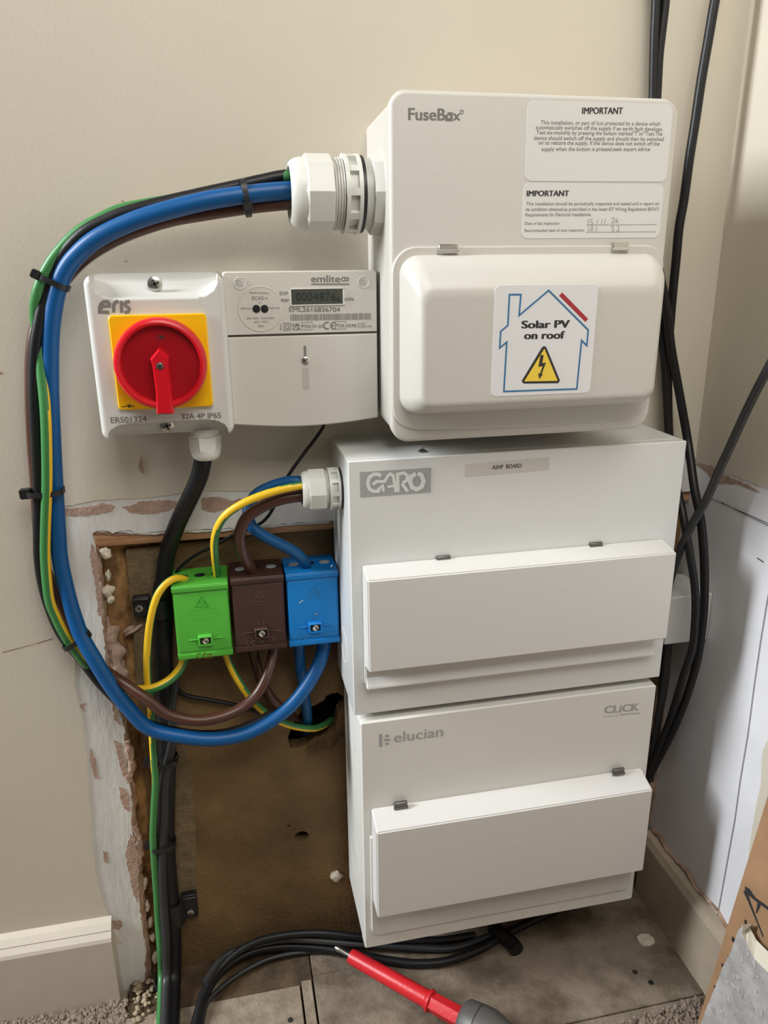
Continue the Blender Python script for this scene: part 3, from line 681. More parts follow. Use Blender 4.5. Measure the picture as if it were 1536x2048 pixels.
dsp = box('display', lc[0].x, lc[1].x, YM-.0005, YM+.001, lc[2].z, lc[1].z, 'lcd', meter, .0003); dsp['label'] = 'grey liquid crystal display'
fx0, fx1, fz0, fz1 = lc[0].x-.0012, lc[1].x+.0014, lc[2].z-.0012, lc[1].z+.0008
for (a, b, c_, d_) in ((fx0, fx1, fz1-.0009, fz1), (fx0, fx1, fz0, fz0+.0009), (fx0, fx0+.0009, fz0, fz1), (fx1-.0011, fx1, fz0, fz1)):
    box('display_frame', a, b, YM-.0010, YM+.001, c_, d_, 'meterw', meter, .0003)
ink('display_digits', [glyphs('0004876', *s6([(735,350),(1075,348)]), 72/4.267, YM-.0007, 0.0, 1.1), poly(s6([(1085,320),(1105,320),(1105,352),(1085,352)]), YM-.0007)], 'lcdseg', dsp)
ink('printed_text', [gm('EML2616836704', (678,442), (1110,442), 40, .012), gm('EXP', (597,298), (670,298), 28, .01), gm('IMP', (606,360), (675,360), 28, .01), gm('kWh', (1152,350), (1227,350), 30, .01),
    gm('ECA2.=', (360,340), (492,338), 28, .005), gm('V1', (414,370), (438,370), 14), gm('Model Number:', (338,287), (505,287), 14, .01), gm('1000 imp/', (262,420), (350,420), 13, .01), gm('kWh Cl.B', (508,416), (594,416), 13, .01),
    gm('230V 50Hz  1.0-20(100)A', (312,505), (550,502), 14, .005), gm('-40°C...+70°C', (372,538), (497,534), 14, .005), gm('2023', (412,570), (458,570), 13, .01),
    gm('M26', (790,578), (862,578), 28, .005), gm('0120', (883,577), (965,576), 25, .005), gm('M26', (1076,572), (1148,572), 28, .005), gm('0598', (1168,572), (1250,571), 25, .005), gm('0120/', (1262,552), (1328,550), 16), gm('SG00103', (1262,576), (1380,574), 16),
    gm('UK', (708,566), (770,566), 24, .04), gm('CA', (710,598), (772,598), 24, .04)], 'greyink', meter)
S = lambda P, w_=.0004, c=False: stroke(s6(P), w_, y, c)
import itertools
bars = []; rnd = random.Random(4); k = 685
while k < 1372:
    w_ = rnd.choice((3, 4, 6, 8)); 
    if k+w_ < 1374: bars.append(poly(s6([(k, 464-(k-685)*.016), (k+w_, 464-(k-685)*.016), (k+w_, 518-(k-685)*.016), (k, 518-(k-685)*.016)]), y))
    k += w_+rnd.choice((4, 5, 7))
ink('barcode', bars, 'greyink', meter)
def arc(cx, cy, r, a0, a1, n=10): return [(cx+r*math.cos(math.radians(a0+(a1-a0)*i/n)), cy-r*math.sin(math.radians(a0+(a1-a0)*i/n))) for i in range(n+1)]
ink('approval_marks', [S([(782,532),(872,530),(874,592),(784,596)], .0003, True), S([(1068,527),(1158,525),(1160,588),(1070,590)], .0003, True), S([(630,540),(690,538),(691,596),(632,600)], .0004, True), S([(646,556),(675,555),(676,582),(647,584)], .0004, True),
    S(arc(1000,560,28,60,300), .0010), S(arc(1060,560,28,60,300), .0010), S([(1036,560),(1058,560)], .0009), S([(604,545),(604,585)]), S(arc(604,590,6,0,360), .0003)], 'greyink', meter)
ink('brand_print', [gm('emlite', (866,188), (1112,188), 58, .015), S(arc(1140,163,16,0,360), .0008), S(arc(1170,163,14,0,360), .0008), S([(864,206),(1190,206)], .0009)], 'greyink', meter)
for nm, (cx_, cy_, r_) in {'seal': (254, 200, 45), 'seal_': (1308, 190, 48)}.items():
    q = at(*s6([(cx_, cy_)])[0], YM)
    sl_ = lathe('plastic_seal', V((q.x, YM, q.z)), (0, -1, 0), [(-.001, .0046), (.0003, .0046), (.0005, .0043), (.0001, .0040), (.0001, 0)], 'meterw', meter, 28)
    ink('seal_print', [gm('EML', (cx_-30, cy_-3), (cx_+24, cy_-3), 24), gm('M26', (cx_-30, cy_+26), (cx_+24, cy_+26), 24)], 'paleink', sl_)
q = at(*s6([(430,418)])[0], YM); lathe('round_badge', V((q.x, YM, q.z)), (0, -1, 0), [(-.001, .0170), (.0003, .0170), (.0005, .0166), (.0001, .0162), (.0001, 0)], 'meterw', meter, 48)
y = YM-.0004
for cx_ in (396, 466):
    q = at(*s6([(cx_, 416)])[0], YM); lathe('pulse_lamp', V((q.x, YM, q.z)), (0, -1, 0), [(0, .0029), (.0007, .0029), (.0009, 0)], 'black', meter, 20)
# ================================================================= ROTARY ISOLATOR
iso = thing('rotary_isolator', (-.135, 0, .020), 'white rotary isolator switch with red dial on a yellow plate', 'switch')
YI = -.065; X0, X1, ZA, ZB = -.1849, -.0853, .0203, .1422
def isolator_body():
    nx, nz = 110, 150; vs = []; fs = []
    def f(x, z):
        e_ = min(x-X0, X1-x, z-ZA, ZB-z); yy = YI
        r = .0045
        def scoop(d, u, h):            # d: distance from the end edge, u: distance to the side edges
            rad = .017
            if u < .0045: return 0
            dd = h
            if u < .0045+rad: t = (rad-(u-.0045))/rad; dd = h*math.sqrt(max(0, 1-t*t*.9))*1.0
            if d >= dd: return 0
            q = (dd-d)/dd
            return .021*(1-(1-q)**3.2)*min(1, (u-.0045)/.0008)
        u = min(x-X0, X1-x)
        yy += max(scoop(ZB-z, u, .0168), scoop(z-ZA, u, .0130))
        if e_ < r and yy < YI+.002: yy += r-math.sqrt(max(0, r*r-(r-e_)**2))
        return yy
    def warp(i, n, a, b): 
        t = i/n; t = .5-.5*math.cos(math.pi*t)*(.65+.35*math.cos(math.pi*t)**2); return a+(b-a)*t
    xs = [warp(i, nx, X0, X1) for i in range(nx+1)]; zs = [warp(i, nz, ZA, ZB) for i in range(nz+1)]
    R = .0075
    def pull(x, z):   # round the corners of the outline
        cx_ = min(max(x, X0+R), X1-R); cz_ = min(max(z, ZA+R), ZB-R); dx, dz = x-cx_, z-cz_; m_ = max(abs(dx), abs(dz)); L = math.hypot(dx, dz)
        if L > 1e-9 and abs(dx) > 0 and abs(dz) > 0: k = m_/L; return cx_+dx*k, cz_+dz*k
        return x, z
    for z in zs:
        for x in xs: px_, pz_ = pull(x, z); vs.append(V((px_, f(x, z), pz_)))
    w_ = nx+1
    for j in range(nz):
        for i in range(nx): fs.append((j*w_+i, j*w_+i+1, (j+1)*w_+i+1, (j+1)*w_+i))
    bd = [i for i in range(w_)]+[j*w_+nx for j in range(1, nz+1)]+[nz*w_+i for i in range(nx-1, -1, -1)]+[j*w_ for j in range(nz-1, 0, -1)]
    b0 = len(vs)
    for k in bd: v = vs[k]; vs.append(V((v.x, -.0006, v.z)))
    for a in range(len(bd)): b = (a+1) % len(bd); fs.append((bd[a], bd[b], b0+b, b0+a))
    return newobj('body', vs, fs, 'isow', iso, True, sharp=48)
isolator_body()
scx = at(310, 574, -.054); screw('screw', V((scx.x, -.0525, .1350)), .0056, iso, slot=.35)
scx = at(339, 853, -.054); screw('screw', V((scx.x-.002, -.0500, .0275)), .0056, iso, slot=.3)
yp = [at(*p, -.068) for p in [(215.6,631),(412,627),(426,812),(237.5,821)]]
plate = prof('yellow_plate', rr(-.1699, -.1001, .0444, .1139, .003, 5), [(YI+.001, 0), (YI-.0030, 0), (YI-.0038, .0008)], 'yellow', iso)
dc = V((-.1352, 0, .0792))
dial = lathe('dial', V((dc.x, YI-.0038, dc.z)), (0, -1, 0), [(0, .0318), (.002, .0331), (.0125, .0331), (.0148, .0318), (.0155, .0300), (.0150, .0283), (.0104, .0275)], 'red', iso, 72, cap1=False)
lathe('dial_recess', V((dc.x, YI-.0038, dc.z)), (0, -1, 0), [(.0090, .0282), (.0106, .0278), (.0104, .0)], 'darkred', dial, 64)
yd = YI-.0138
hp = [(-.0058, -.0352), (.0060, -.0355), (.0058, -.018), (.0054, 0), (.0062, .0052), (.0002, .0118), (-.0064, .0048), (-.0054, 0), (-.0048, -.018)]
hp = [(dc.x+a*1.0, dc.z+b) for a, b in hp][::1]
if sum((hp[i][0]*hp[(i+1) % 9][1]-hp[(i+1) % 9][0]*hp[i][1]) for i in range(9)) < 0: hp = hp[::-1]
hd = prof('handle', hp, [(yd+.002, -.0006), (yd-.0105, 0), (yd-.0120, .0010)], 'red', dial)
screw('handle_screw', V((dc.x, yd-.0122, dc.z)), .0026, hd, ms='darksteel')
yw = yd-.0004; PX2 = lambda a, b: at(a, b, yw)
ow = ink('position_window', [poly([(312,665),(332,665),(331,682),(313,682)], yw)], 'gilt', dial)
M['on'] = mat('olive_window', (0.33, 0.17, 0.01), 0.5); ow.data.materials[0] = M['on']
ink('printed_text', [glyphs('ON', (315,679), (329,679), 9, yw-.0002, .03)], 'ink', dial)
y = YI-.0003
ink('printed_text', [glyphs('ERS01324', *s1([(712,1108),(940,1099)]), 37/3.2, y, .02, 1.05), glyphs('32A 4P IP65', *s1([(1163,1083),(1415,1074)]), 34/3.2, y, .02)], 'greyink', iso)
E_ = lambda P, w_=.0016: stroke(s1(P), w_, y)
ink('brand_print', [E_([(650,358),(700,358),(702,345),(690,330),(665,330),(645,345),(637,370),(637,397),(700,398)], .0022), E_([(640,380),(655,366)], .0022), E_([(728,400),(728,355),(736,336),(758,326)], .0024), E_([(777,326),(779,402)], .0024),
    E_([(832,328),(808,332),(800,345),(806,358),(820,366),(828,380),(820,396),(797,400)], .0022)], 'greyink', iso)
ink('switch_symbol', [stroke(s1([(778,1004),(800,1002),(835,990)]), .0006, YI-.0040), stroke(s1([(822,1000),(858,1000)]), .0006, YI-.0040), stroke(arc(258.5,812,2.6,0,360), .0005, YI-.0040)], 'ink', plate)
# bottom gland
gc = V((-.1092, -.036, .0205))
ig = lathe('cable_gland', gc, (0, 0, -1), [(-.001, .0115), (.004, .0118), (.0045, .0132)], 'whiteg', iso, 28); ig['label'] = 'white cable gland under the switch'
lathe('dome_nut', gc, (0, 0, -1), [(.0040, .0132), (.0165, .0132), (.019, .0118)], 'whiteg', ig, poly=6, sharp=20, phase=.35)
lathe('gland_dome', gc, (0, 0, -1), [(.016, .0122), (.020, .0121), (.0235, .0108), (.0250, .0092), (.0250, .006)], 'whiteg', ig, 28)
# ================================================================= TERMINAL BLOCKS
def block(nm, mats, xl, xr, zb_, zt, yb, yf, label, wires, ms, prints):
    t = thing('terminal_block', ((xl+xr)/2, yb, zb_), label, 'terminal block', 'single pole terminal blocks in a row')
    n = 0
    # side profile in (y,z), extruded over x with chamfered shoulders
    pf = [(yb, zt), (yf+.0006, zt), (yf-.0004, zt-.0010), (yf-.0004, zt-.0056), (yf+.0016, zt-.0066), (yf+.0008, zt-.0086), (yf+.0006, zt-.0092), (yf+.0006, zb_+.0075), (yf+.0018, zb_+.0066), (yf-.0002, zb_+.0056), (yf-.0002, zb_+.0012), (yf+.0010, zb_), (yb, zb_)]
    ins = [0, 0, 0, 0, .0002, .0012, .0014, .0014, .0004, 0, 0, 0, 0]
    vs = []; 
    # waist: middle of the sides pulled in a little
    for s in (0, 1):
        for (a, b), i_ in zip(pf, ins): vs.append(V(((xl+i_) if s == 0 else (xr-i_), a, b)))
    k = len(pf); fs = [(i, (i+1) % k, k+(i+1) % k, k+i) for i in range(k)]+[tuple(range(k))[::-1], tuple(range(k, 2*k))]
    body = newobj('body', vs, fs, ms, t)
    bm = bmesh.new(); bm.from_mesh(body.data); ed = [e_ for e_ in bm.edges if e_.calc_face_angle(0) > .6]
    bmesh.ops.bevel(bm, geom=ed, offset=.0006, segments=2, affect='EDGES', clamp_overlap=True); bm.to_mesh(body.data); bm.free()
    for p in body.data.polygons: p.use_smooth = True
    body.data.set_sharp_from_angle(angle=math.radians(40))
    w_ = xr-xl
    for i in range(3):                                   # three wire entries on top
        cx_ = xl+w_*(.2+.3*i); lathe('wire_entry', V((cx_, (yb+yf)/2+.001, zt)), (0, 0, 1), [(0, .0058), (.0006, .0058), (.0006, .0049), (-.0004, .0047)], ms, t, 24)
        lathe('entry_hole', V((cx_, (yb+yf)/2+.001, zt+.0004)), (0, 0, 1), [(0, .0048), (.0001, .0048)], 'black' if i == 1 else 'paleink' if ms != 'bgreen' else 'gilt', t, 20)
    cx_ = xl+w_*.52; cz_ = zb_+(zt-zb_)*.255
    cl = prof('screw_window', rr(cx_-.0062, cx_+.0062, cz_-.0048, cz_+.0052, .0016, 4), [(yf+.001, -.0004), (yf-.0030, 0), (yf-.0036, .0006), (yf-.0036, .0014), (yf-.0010, .0016)], ms, t)
    prof('window_recess', rr(cx_-.0044, cx_+.0044, cz_-.0032, cz_+.0034, .0009, 3), [(yf-.0010, 0), (yf-.0012, 0)], 'black', cl)
    lathe('clamp_screw', V((cx_, yf-.0011, cz_)), (0, -1, 0), [(0, .0029), (.0016, .0029), (.0019, .0024), (.0012, .0014), (.0010, 0)], 'steel', cl, 20)
    box('label_rib', cx_-w_*.30, cx_-.0066, yf-.0006, yf+.001, cz_+.0006, cz_+.0014, ms, t, .0002)
    box('label_rib', cx_+.0066, cx_+w_*.30, yf-.0006, yf+.001, cz_+.0006, cz_+.0014, ms, t, .0002)
    prints(t, body, yf-.0003)
    return t
def emblem(px, py, y, w_=.0005):
    s = 12; return [stroke([(px, py-s), (px+s*1.1, py+s*.75), (px-s*1.1, py+s*.75)], w_, y, True), stroke([(px-8, py+2), (px-4, py-3), (px-1, py+5), (px, py-6), (px+2, py+5), (px+5, py-3), (px+8, py+2)], w_, y)]
def textrow(px0, px1, py, y, s_, h=5): return glyphs(s_, (px0, py), (px1, py-(px1-px0)*.1), h, y)
M['gmark'] = mat('dark_green_mark', (0.03, 0.28, 0.02), .5); M['bmark'] = mat('brown_mark', (0.115, 0.075, 0.06), .5); M['blmark'] = mat('blue_mark', (0.05, 0.20, 0.36), .5); M['rmark'] = mat('brown_print', (0.16, 0.10, 0.01), .5)
YB = -.031
def pg(t, b, y):
    ink('embossed_mark', emblem(404, 1205, y), 'gmark', b)
    ink('embossed_text', [textrow(380,430,1222,y,'........ .....'), textrow(372,436,1232,y,'..........  ....'), textrow(384,424,1242,y,'.... ......')], 'gmark', b)
    ink('printed_marks', [stroke(arc(399,1312,5,60,300), .0008, y), stroke(arc(411,1311,5,60,300), .0008, y), stroke([(407,1311),(411,1311)], .0006, y), glyphs('UK', (415,1311), (425,1310), 4.5, y, .04), glyphs('CA', (415,1317), (425,1316), 4.5, y, .04)], 'rmark', b)
block('g', None, -.1487, -.1000, -.1907, -.1190, .0118, YB, 'bright green terminal block, leftmost of the three blocks', None, 'bgreen', pg)
def pb(t, b, y):
    ink('embossed_mark', emblem(519, 1194, y), 'bmark', b)
    ink('printed_marks', [glyphs('L1', (516,1251), (527,1250), 7, y, .01), glyphs('IP20', (476,1272), (491,1270), 5.5, y), stroke(arc(496,1286,4.5,60,300), .0006, y), stroke(arc(507,1285,4.5,60,300), .0006, y), stroke([(503,1285),(507,1285)], .0005, y),
        glyphs('25', (518,1286), (528,1285), 5, y), stroke([(544,1274),(551,1273),(550,1283),(545,1284)], .0004, y, True), stroke([(543,1272),(553,1284)], .0004, y), stroke([(553,1271),(543,1284)], .0004, y), glyphs('EMC', (553,1264), (566,1262), 4.5, y)], 'bmark', b)
block('b', None, -.0978, -.0508, -.1895, -.1165, .0118, YB, 'dark brown terminal block marked L1 between the green and blue blocks', None, 'bbrown', pb)
def pl(t, b, y):
    ink('embossed_mark', emblem(630, 1185, y), 'blmark', b)
    ink('printed_marks', [glyphs('EC', (629,1231), (641,1229), 6, y, .03), glyphs('21', (625,1240), (633,1239), 5, y), stroke(arc(604,1276,4.5,60,300), .0006, y), stroke(arc(613,1275,4.5,60,300), .0006, y), glyphs('25', (625,1276), (634,1275), 5, y), glyphs('WEE', (648,1273), (657,1272), 5, y)], 'blmark', b)
    ink('scuff', [stroke([(598,1206),(606,1201)], .0008, y), stroke([(630,1228),(634,1227)], .0008, y), stroke([(662,1134),(664,1130)], .0012, y)], 'sticker', b)
block('l', None, -.0490, -.0016, -.1893, -.1165, .0118, YB, 'bright blue terminal block, rightmost of the three and against the middle unit', None, 'bblue', pl)
# ================================================================= CABLES
def cab(name, pts, r, ms, label, **k):
    P = [at(*q) if len(q) == 3 else atz(*q[:3]) for q in pts]
    o = tube(name, P, r, ms, None, **k); tag(o, label, 'cable', k.get('group')); return o
blueP = [(640,381,-.053),(590,381,-.053),(540,384,-.054),(480,391,-.055),(406,403,-.054),(312,427,-.050),(250,449,-.046),(194,477,-.042),(156,508,-.038),(131,540,-.035),(115,581,-.032),(106,628,-.030),(101,687,-.028),(101,781,-.026),(105,875,-.024),(110,969,-.022),(116,1062,-.022),(121,1122,-.022),(137,1195,-.024),(152,1244,-.026),(164,1275,-.028),(188,1317,-.032),(218,1366,-.034),(256,1415,-.036),(300,1457,-.038),(370,1474,-.040),(435,1478,-.040),(500,1464,-.038),(566,1425,-.032),(608,1380,-.026),(637,1330,-.018),(647,1295,-.012),(649,1270,-.011)]
cab('blue_cable', blueP, .0066, 'cblue', 'thick blue cable looping from top unit gland down to the blue block', segs=18)
cab('brown_cable', [(640,408,-.050),(580,406,-.049),(499,414,-.048),(406,428,-.044),(344,439,-.041),(281,458,-.038),(220,484,-.033),(165,520,-.027),(120,570,-.020),(86,620,-.017),(66,687,-.016),(63,781,-.015),(66,875,-.014),(73,969,-.013),(78,1062,-.010),(88,1130,-.008),(116,1195,-.012),(146,1260,-.013),(178,1315,-.016),(215,1345,-.024),(246,1366,-.033),(293,1398,-.040),(338,1430,-.042),(403,1441,-.042),(468,1424,-.036),(510,1393,-.030),(533,1354,-.024),(546,1308,-.013),(548,1280,-.010)], .0051, 'cbrown', 'brown cable looping from top unit gland under the blue one to the brown block')
cab('earth_cable', [(640,352,-.046),(578,352,-.044),(520,366,-.036),(440,384,-.034),(350,399,-.033),(250,417,-.034),(200,438,-.035),(156,464,-.034),(119,502,-.034),(93,540,-.034),(76,581,-.033),(70,628,-.028),(77,675,-.027),(84,750,-.030),(90,812,-.033),(93,875,-.034),(94,969,-.033),(91,1062,-.030),(91,1122,-.028),(98,1195,-.026),(111,1232,-.024),(130,1270,-.022),(159,1312,-.018),(192,1348,-.014),(230,1372,-.014),(265,1379,-.022),(305,1377,-.026),(338,1361,-.022),(360,1338,-.012),(368,1318,-.008),(370,1300,-.008)], .0042, ['cgreen', 'cyellow'],
    'green and yellow earth cable in the bundle looping round to the green block', stripe=([(0,190),(.2,200),(.38,268),(.6,292),(.85,285),(1,290)],[(0,30),(.75,30),(.85,45),(1,50)]), segs=24)
cab('black_cable', [(640,358,-.040),(578,352,-.042),(522,362,-.043),(487,370,-.044),(400,389,-.044),(300,412,-.043),(250,426,-.041),(214,441,-.039),(172,463,-.037),(139,494,-.035),(114,527,-.033),(98,560,-.031),(88,600,-.030),(80,640,-.030),(72,690,-.029),(69,750,-.027),(70,812,-.026),(73,875,-.025),(76,937,-.024),(78,1000,-.023),(78,1062,-.021),(79,1115,-.018),(86,1165,-.015),(100,1215,-.013),(125,1270,-.012),(165,1320,-.014),(200,1365,-.018),(240,1405,-.022),(290,1446,-.028),(360,1466,-.030),(430,1470,-.030),(490,1456,-.028),(545,1428,-.020)], .0048, 'cblack', 'black cable tucked behind the blue one in the big loop')
cab('brown_cable', [(640,990,-.050),(607,991,-.050),(562,998,-.050),(523,1014,-.049),(495,1034,-.048),(481,1061,-.045),(479,1082,-.041),(485,1108,-.034),(497,1130,-.024),(508,1152,-.012),(512,1170,-.008)], .0052, 'cbrown', 'short brown cable curving from small gland down into brown block')
cab('blue_cable', [(640,966,-.044),(604,964,-.043),(575,964,-.040),(541,974,-.034),(512,990,-.030),(497,1016,-.030),(500,1046,-.034),(520,1067,-.036),(557,1087,-.034),(588,1103,-.030),(607,1121,-.022),(617,1145,-.011),(620,1165,-.009)], .0050, 'cblue2', 'short blue cable curving from small gland down into blue block')
EY = dict(stripe=[(0, 360)])
cab('earth_cable', [(640,968,-.058),(604,971,-.058),(562,979,-.058),(523,991,-.057),(484,1008,-.055),(453,1029,-.052),(436,1054,-.048),(429,1082,-.042),(430,1113,-.034),(434,1150,-.014),(434,1170,-.009)], .0034, ['cgreen', 'cyellow'], 'short yellow and green earth cable from small gland to green block', stripe=([(0,-45),(.35,30),(.6,70),(1,80)],[(0,55),(.3,80),(1,74)]), segs=24)
cab('earth_cable', [(374,1175,-.009),(373,1162,-.011),(356,1156,-.020),(336,1164,-.026),(316,1188,-.028),(304,1224,-.028),(297,1269,-.026),(294,1321,-.024),(296,1370,-.022),(301,1400,-.019),(304,1458,-.016),(308,1523,-.014),(311,1563,-.013),(308,1619,-.012),(306,1674,-.011),(309,1730,-.010),(313,1785,-.009),(316,1841,-.009),(320,1896,-.014),(322,1945,-.562,'z'),(321,2000,-.571,'z'),(317,2085,-.573,'z')], .0034, ['cgreen', 'cyellow'], 'long green and yellow earth cable running down beside the thick black cable', stripe=([(0,40),(.1,60),(.30,82),(.42,105),(.5,160),(.6,205),(1,215)],[(0,70),(.4,62),(.6,50),(1,48)]), segs=24)
cab('earth_cable', [(450,1295,-.008),(454,1315,-.009),(468,1347,-.012),(491,1383,-.014),(517,1414,-.012),(549,1438,-.006),(585,1452,.000),(624,1457,.006),(648,1450,.016),(662,1440,.030)], .0034, ['cgreen', 'cyellow'], 'yellow and green earth cable from green block into the ragged hole', stripe=([(0,50),(1,70)],[(0,80),(1,75)]), segs=24)
cab('blue_cable', [(597,1280,-.008),(598,1295,-.008),(602,1344,-.006),(610,1393,.000),(614,1430,.008),(614,1455,.024),(612,1480,.05)], .0052, 'cblue2', 'blue cable dropping straight from blue block into ragged hole')
cab('brown_cable', [(505,1290,-.006),(508,1308,-.006),(517,1344,-.005),(535,1386,-.004),(560,1414,.002),(592,1434,.018),(620,1440,.045)], .0050, 'cdbrown', 'dark brown cable from brown block into the ragged hole')
tk = cab('black_cable', [(405,905,-.036),(405,925,-.036),(396,960,-.032),(373,1010,-.022),(350,1060,-.010),(334,1110,-.001),(327,1160,.002),(324,1210,.002),(326,1280,.001),(328,1380,.001),(331,1450,.001),(334,1520,.001),(333,1600,.001),(333,1680,.001),(338,1760,.001),(344,1830,-.001),(347,1900,-.006),(346,1950,-.568,'z'),(344,2000,-.5755,'z'),(341,2085,-.5760,'z')], [.0074]*4+[.0085]*8, 'cblack', 'thick black sheathed cable from rotary switch down to the floor', segs=18)
cab('black_cable', [(352,1340,-.001),(342,1420,-.003),(344,1480,-.005),(330,1560,-.007),(328,1640,-.008),(324,1720,-.010),(327,1800,-.010),(332,1880,-.015),(333,1945,-.557,'z'),(331,1995,-.566,'z'),(328,2085,-.567,'z')], .0046, 'cgrey', 'thinner dark cable strapped onto the front of the thick black cable')
cab('thin_black_wire', [(652,835,-.012),(645,856,-.014),(625,885,-.018),(607,908,-.022),(573,957,-.026),(557,995,-.024),(547,1015,-.020),(534,1035,-.014),(515,1050,-.008),(463,1072,-.004),(432,1090,0),(396,1108,.002),(375,1122,.002),(356,1140,.003),(345,1160,.005)], .0015, 'cblack', 'thin black wire from under the meter to behind the thick black cable')
cab('thin_black_wire', [(342,1345,.006),(351,1370,.006),(370,1390,.006),(419,1400,.006),(461,1408,.006),(500,1419,.006),(526,1426,.006),(580,1436,.012),(620,1440,.04)], .0022, 'cblack', 'thin black wire from thick cable across board to ragged hole')
# right side run
cab('black_cable', [(1330,-620,-.010),(1316,-300,-.012),(1312,-60,-.012),(1312,0,-.012),(1309,70,-.012),(1307,141,-.012),(1306,194,-.012),(1302,300,-.012),(1302,450,-.012),(1310,560,-.013),(1318,640,-.014),(1328,720,-.016),(1333,800,-.018),(1337,867,-.022),(1345,930,-.030),(1355,980,-.045),(1366,1030,-.062),(1380,1110,-.078),(1389,1169,-.085),(1391,1213,-.088),(1389,1257,-.088),(1384,1300,-.086),(1369,1345,-.076),(1351,1405,-.060),(1338,1445,-.048),(1315,1500,-.035),(1295,1550,-.028)], .0037, 'cblack', 'left black cable coming down behind top unit, bowing out beside middle unit')
cab('black_cable', [(1362,-620,-.010),(1340,-300,-.012),(1331,-60,-.012),(1330,0,-.012),(1322,70,-.012),(1317,117,-.012),(1313,194,-.012),(1306,320,-.014),(1306,450,-.018),(1318,540,-.022),(1328,590,-.024),(1336,640,-.024),(1343,700,-.024),(1357,777,-.026),(1373,867,-.032),(1381,920,-.044),(1389,978,-.058),(1401,1037,-.070),(1407,1096,-.076),(1409,1154,-.080),(1407,1227,-.080),(1398,1300,-.078),(1388,1345,-.072),(1371,1400,-.062),(1350,1452,-.050),(1330,1493,-.038),(1308,1535,-.030),(1290,1570,-.026)], .0040, 'cblack', 'outermost black cable bowing in front of the white mounting block')
cab('black_cable', [(1500,-620,-.012),(1472,-300,-.016),(1442,-60,-.016),(1430,0,-.016),(1416,82,-.016),(1402,164,-.016),(1390,246,-.016),(1379,316,-.016),(1368,398,-.016),(1358,455,-.016),(1352,520,-.015),(1346,580,-.014),(1341,640,-.013),(1337,700,-.012),(1336,780,-.011),(1338,860,-.012),(1344,930,-.014),(1340,1000,-.016),(1330,1100,-.018),(1330,1200,-.020),(1328,1300,-.020),(1322,1400,-.020),(1312,1470,-.020),(1300,1540,-.022)], .0040, 'cblack', 'single black cable slanting down from upper right corner')
cab('black_cable', [(1345,1190,-.030),(1342,1230,-.030),(1335,1300,-.028),(1330,1360,-.026),(1318,1430,-.025),(1308,1500,-.024),(1300,1560,-.024)], .0042, 'cgrey', 'dark grey cable rising in the gap right of the bottom unit')
P = [atx(1548,715,.340)]+[at(a, b, y) for a, b, y in [(1534,741,-.135),(1498,811,-.118),(1463,887,-.106),(1436,946,-.097),(1413,999,-.088),(1386,1046,-.078),(1366,1087,-.070),(1350,1130,-.060),(1335,1180,-.045)]][0:]
tag(tube('grey_cable', [at(1740,420,-.215), at(1650,545,-.180), at(1575,668,-.150)]+P[1:], .0038, 'cgrey', None), 'dark grey cable running diagonally up to the right edge', 'cable')
# floor run under the bottom unit
def fcab(pts, r, ms, label, name='black_cable'):
    tag(tube(name, [atz(a, b, z) for a, b, z in pts], r, ms, None), label, 'cable')
fcab([(388,2070,-.578),(394,2032,-.576),(410,1978,-.572),(449,1926,-.566),(503,1888,-.556),(563,1871,-.552),(637,1866,-.554),(711,1873,-.560),(790,1880,-.568),(880,1880,-.574),(950,1870,-.577)], .0040, 'cblack', 'uppermost black cable arching along the floor against the brown board')
fcab([(384,2070,-.578),(400,2015,-.577),(428,1960,-.576),(464,1924,-.574),(513,1901,-.573),(577,1893,-.574),(647,1897,-.576),(716,1910,-.577),(785,1922,-.578),(835,1927,-.5785),(894,1922,-.5785),(958,1899,-.5785),(998,1876,-.5785),(1033,1857,-.578),(1082,1834,-.578),(1110,1822,-.578)], .0045, 'cblack', 'long black cable passing behind screwdriver tip and under bottom unit')
fcab([(400,2070,-.582),(412,2010,-.582),(439,1978,-.582),(470,1954,-.582),(503,1934,-.582),(540,1917,-.581),(590,1906,-.581),(650,1902,-.582),(720,1905,-.582)], .0026, 'cgrey', 'thin grey cable diverging below the black floor cables', 'grey_cable')
fcab([(410,1965,-.560),(450,1912,-.562),(500,1893,-.562),(560,1880,-.562),(617,1880,-.564),(716,1888,-.570),(835,1896,-.577),(909,1896,-.579),(973,1874,-.580),(1010,1858,-.580)], .0036, 'cgrey', 'dark grey middle cable of the floor run', 'grey_cable')
st = [atz(a, b, z) for a, b, z in [(985,1850,-.574),(1000,1866,-.575),(1018,1880,-.576),(1030,1894,-.577),(1034,1900,-.577)]]
tag(tube('black_cable', st, .0080, 'cblack', None), 'thick black cable stub ending on floor below the bottom unit', 'cable')
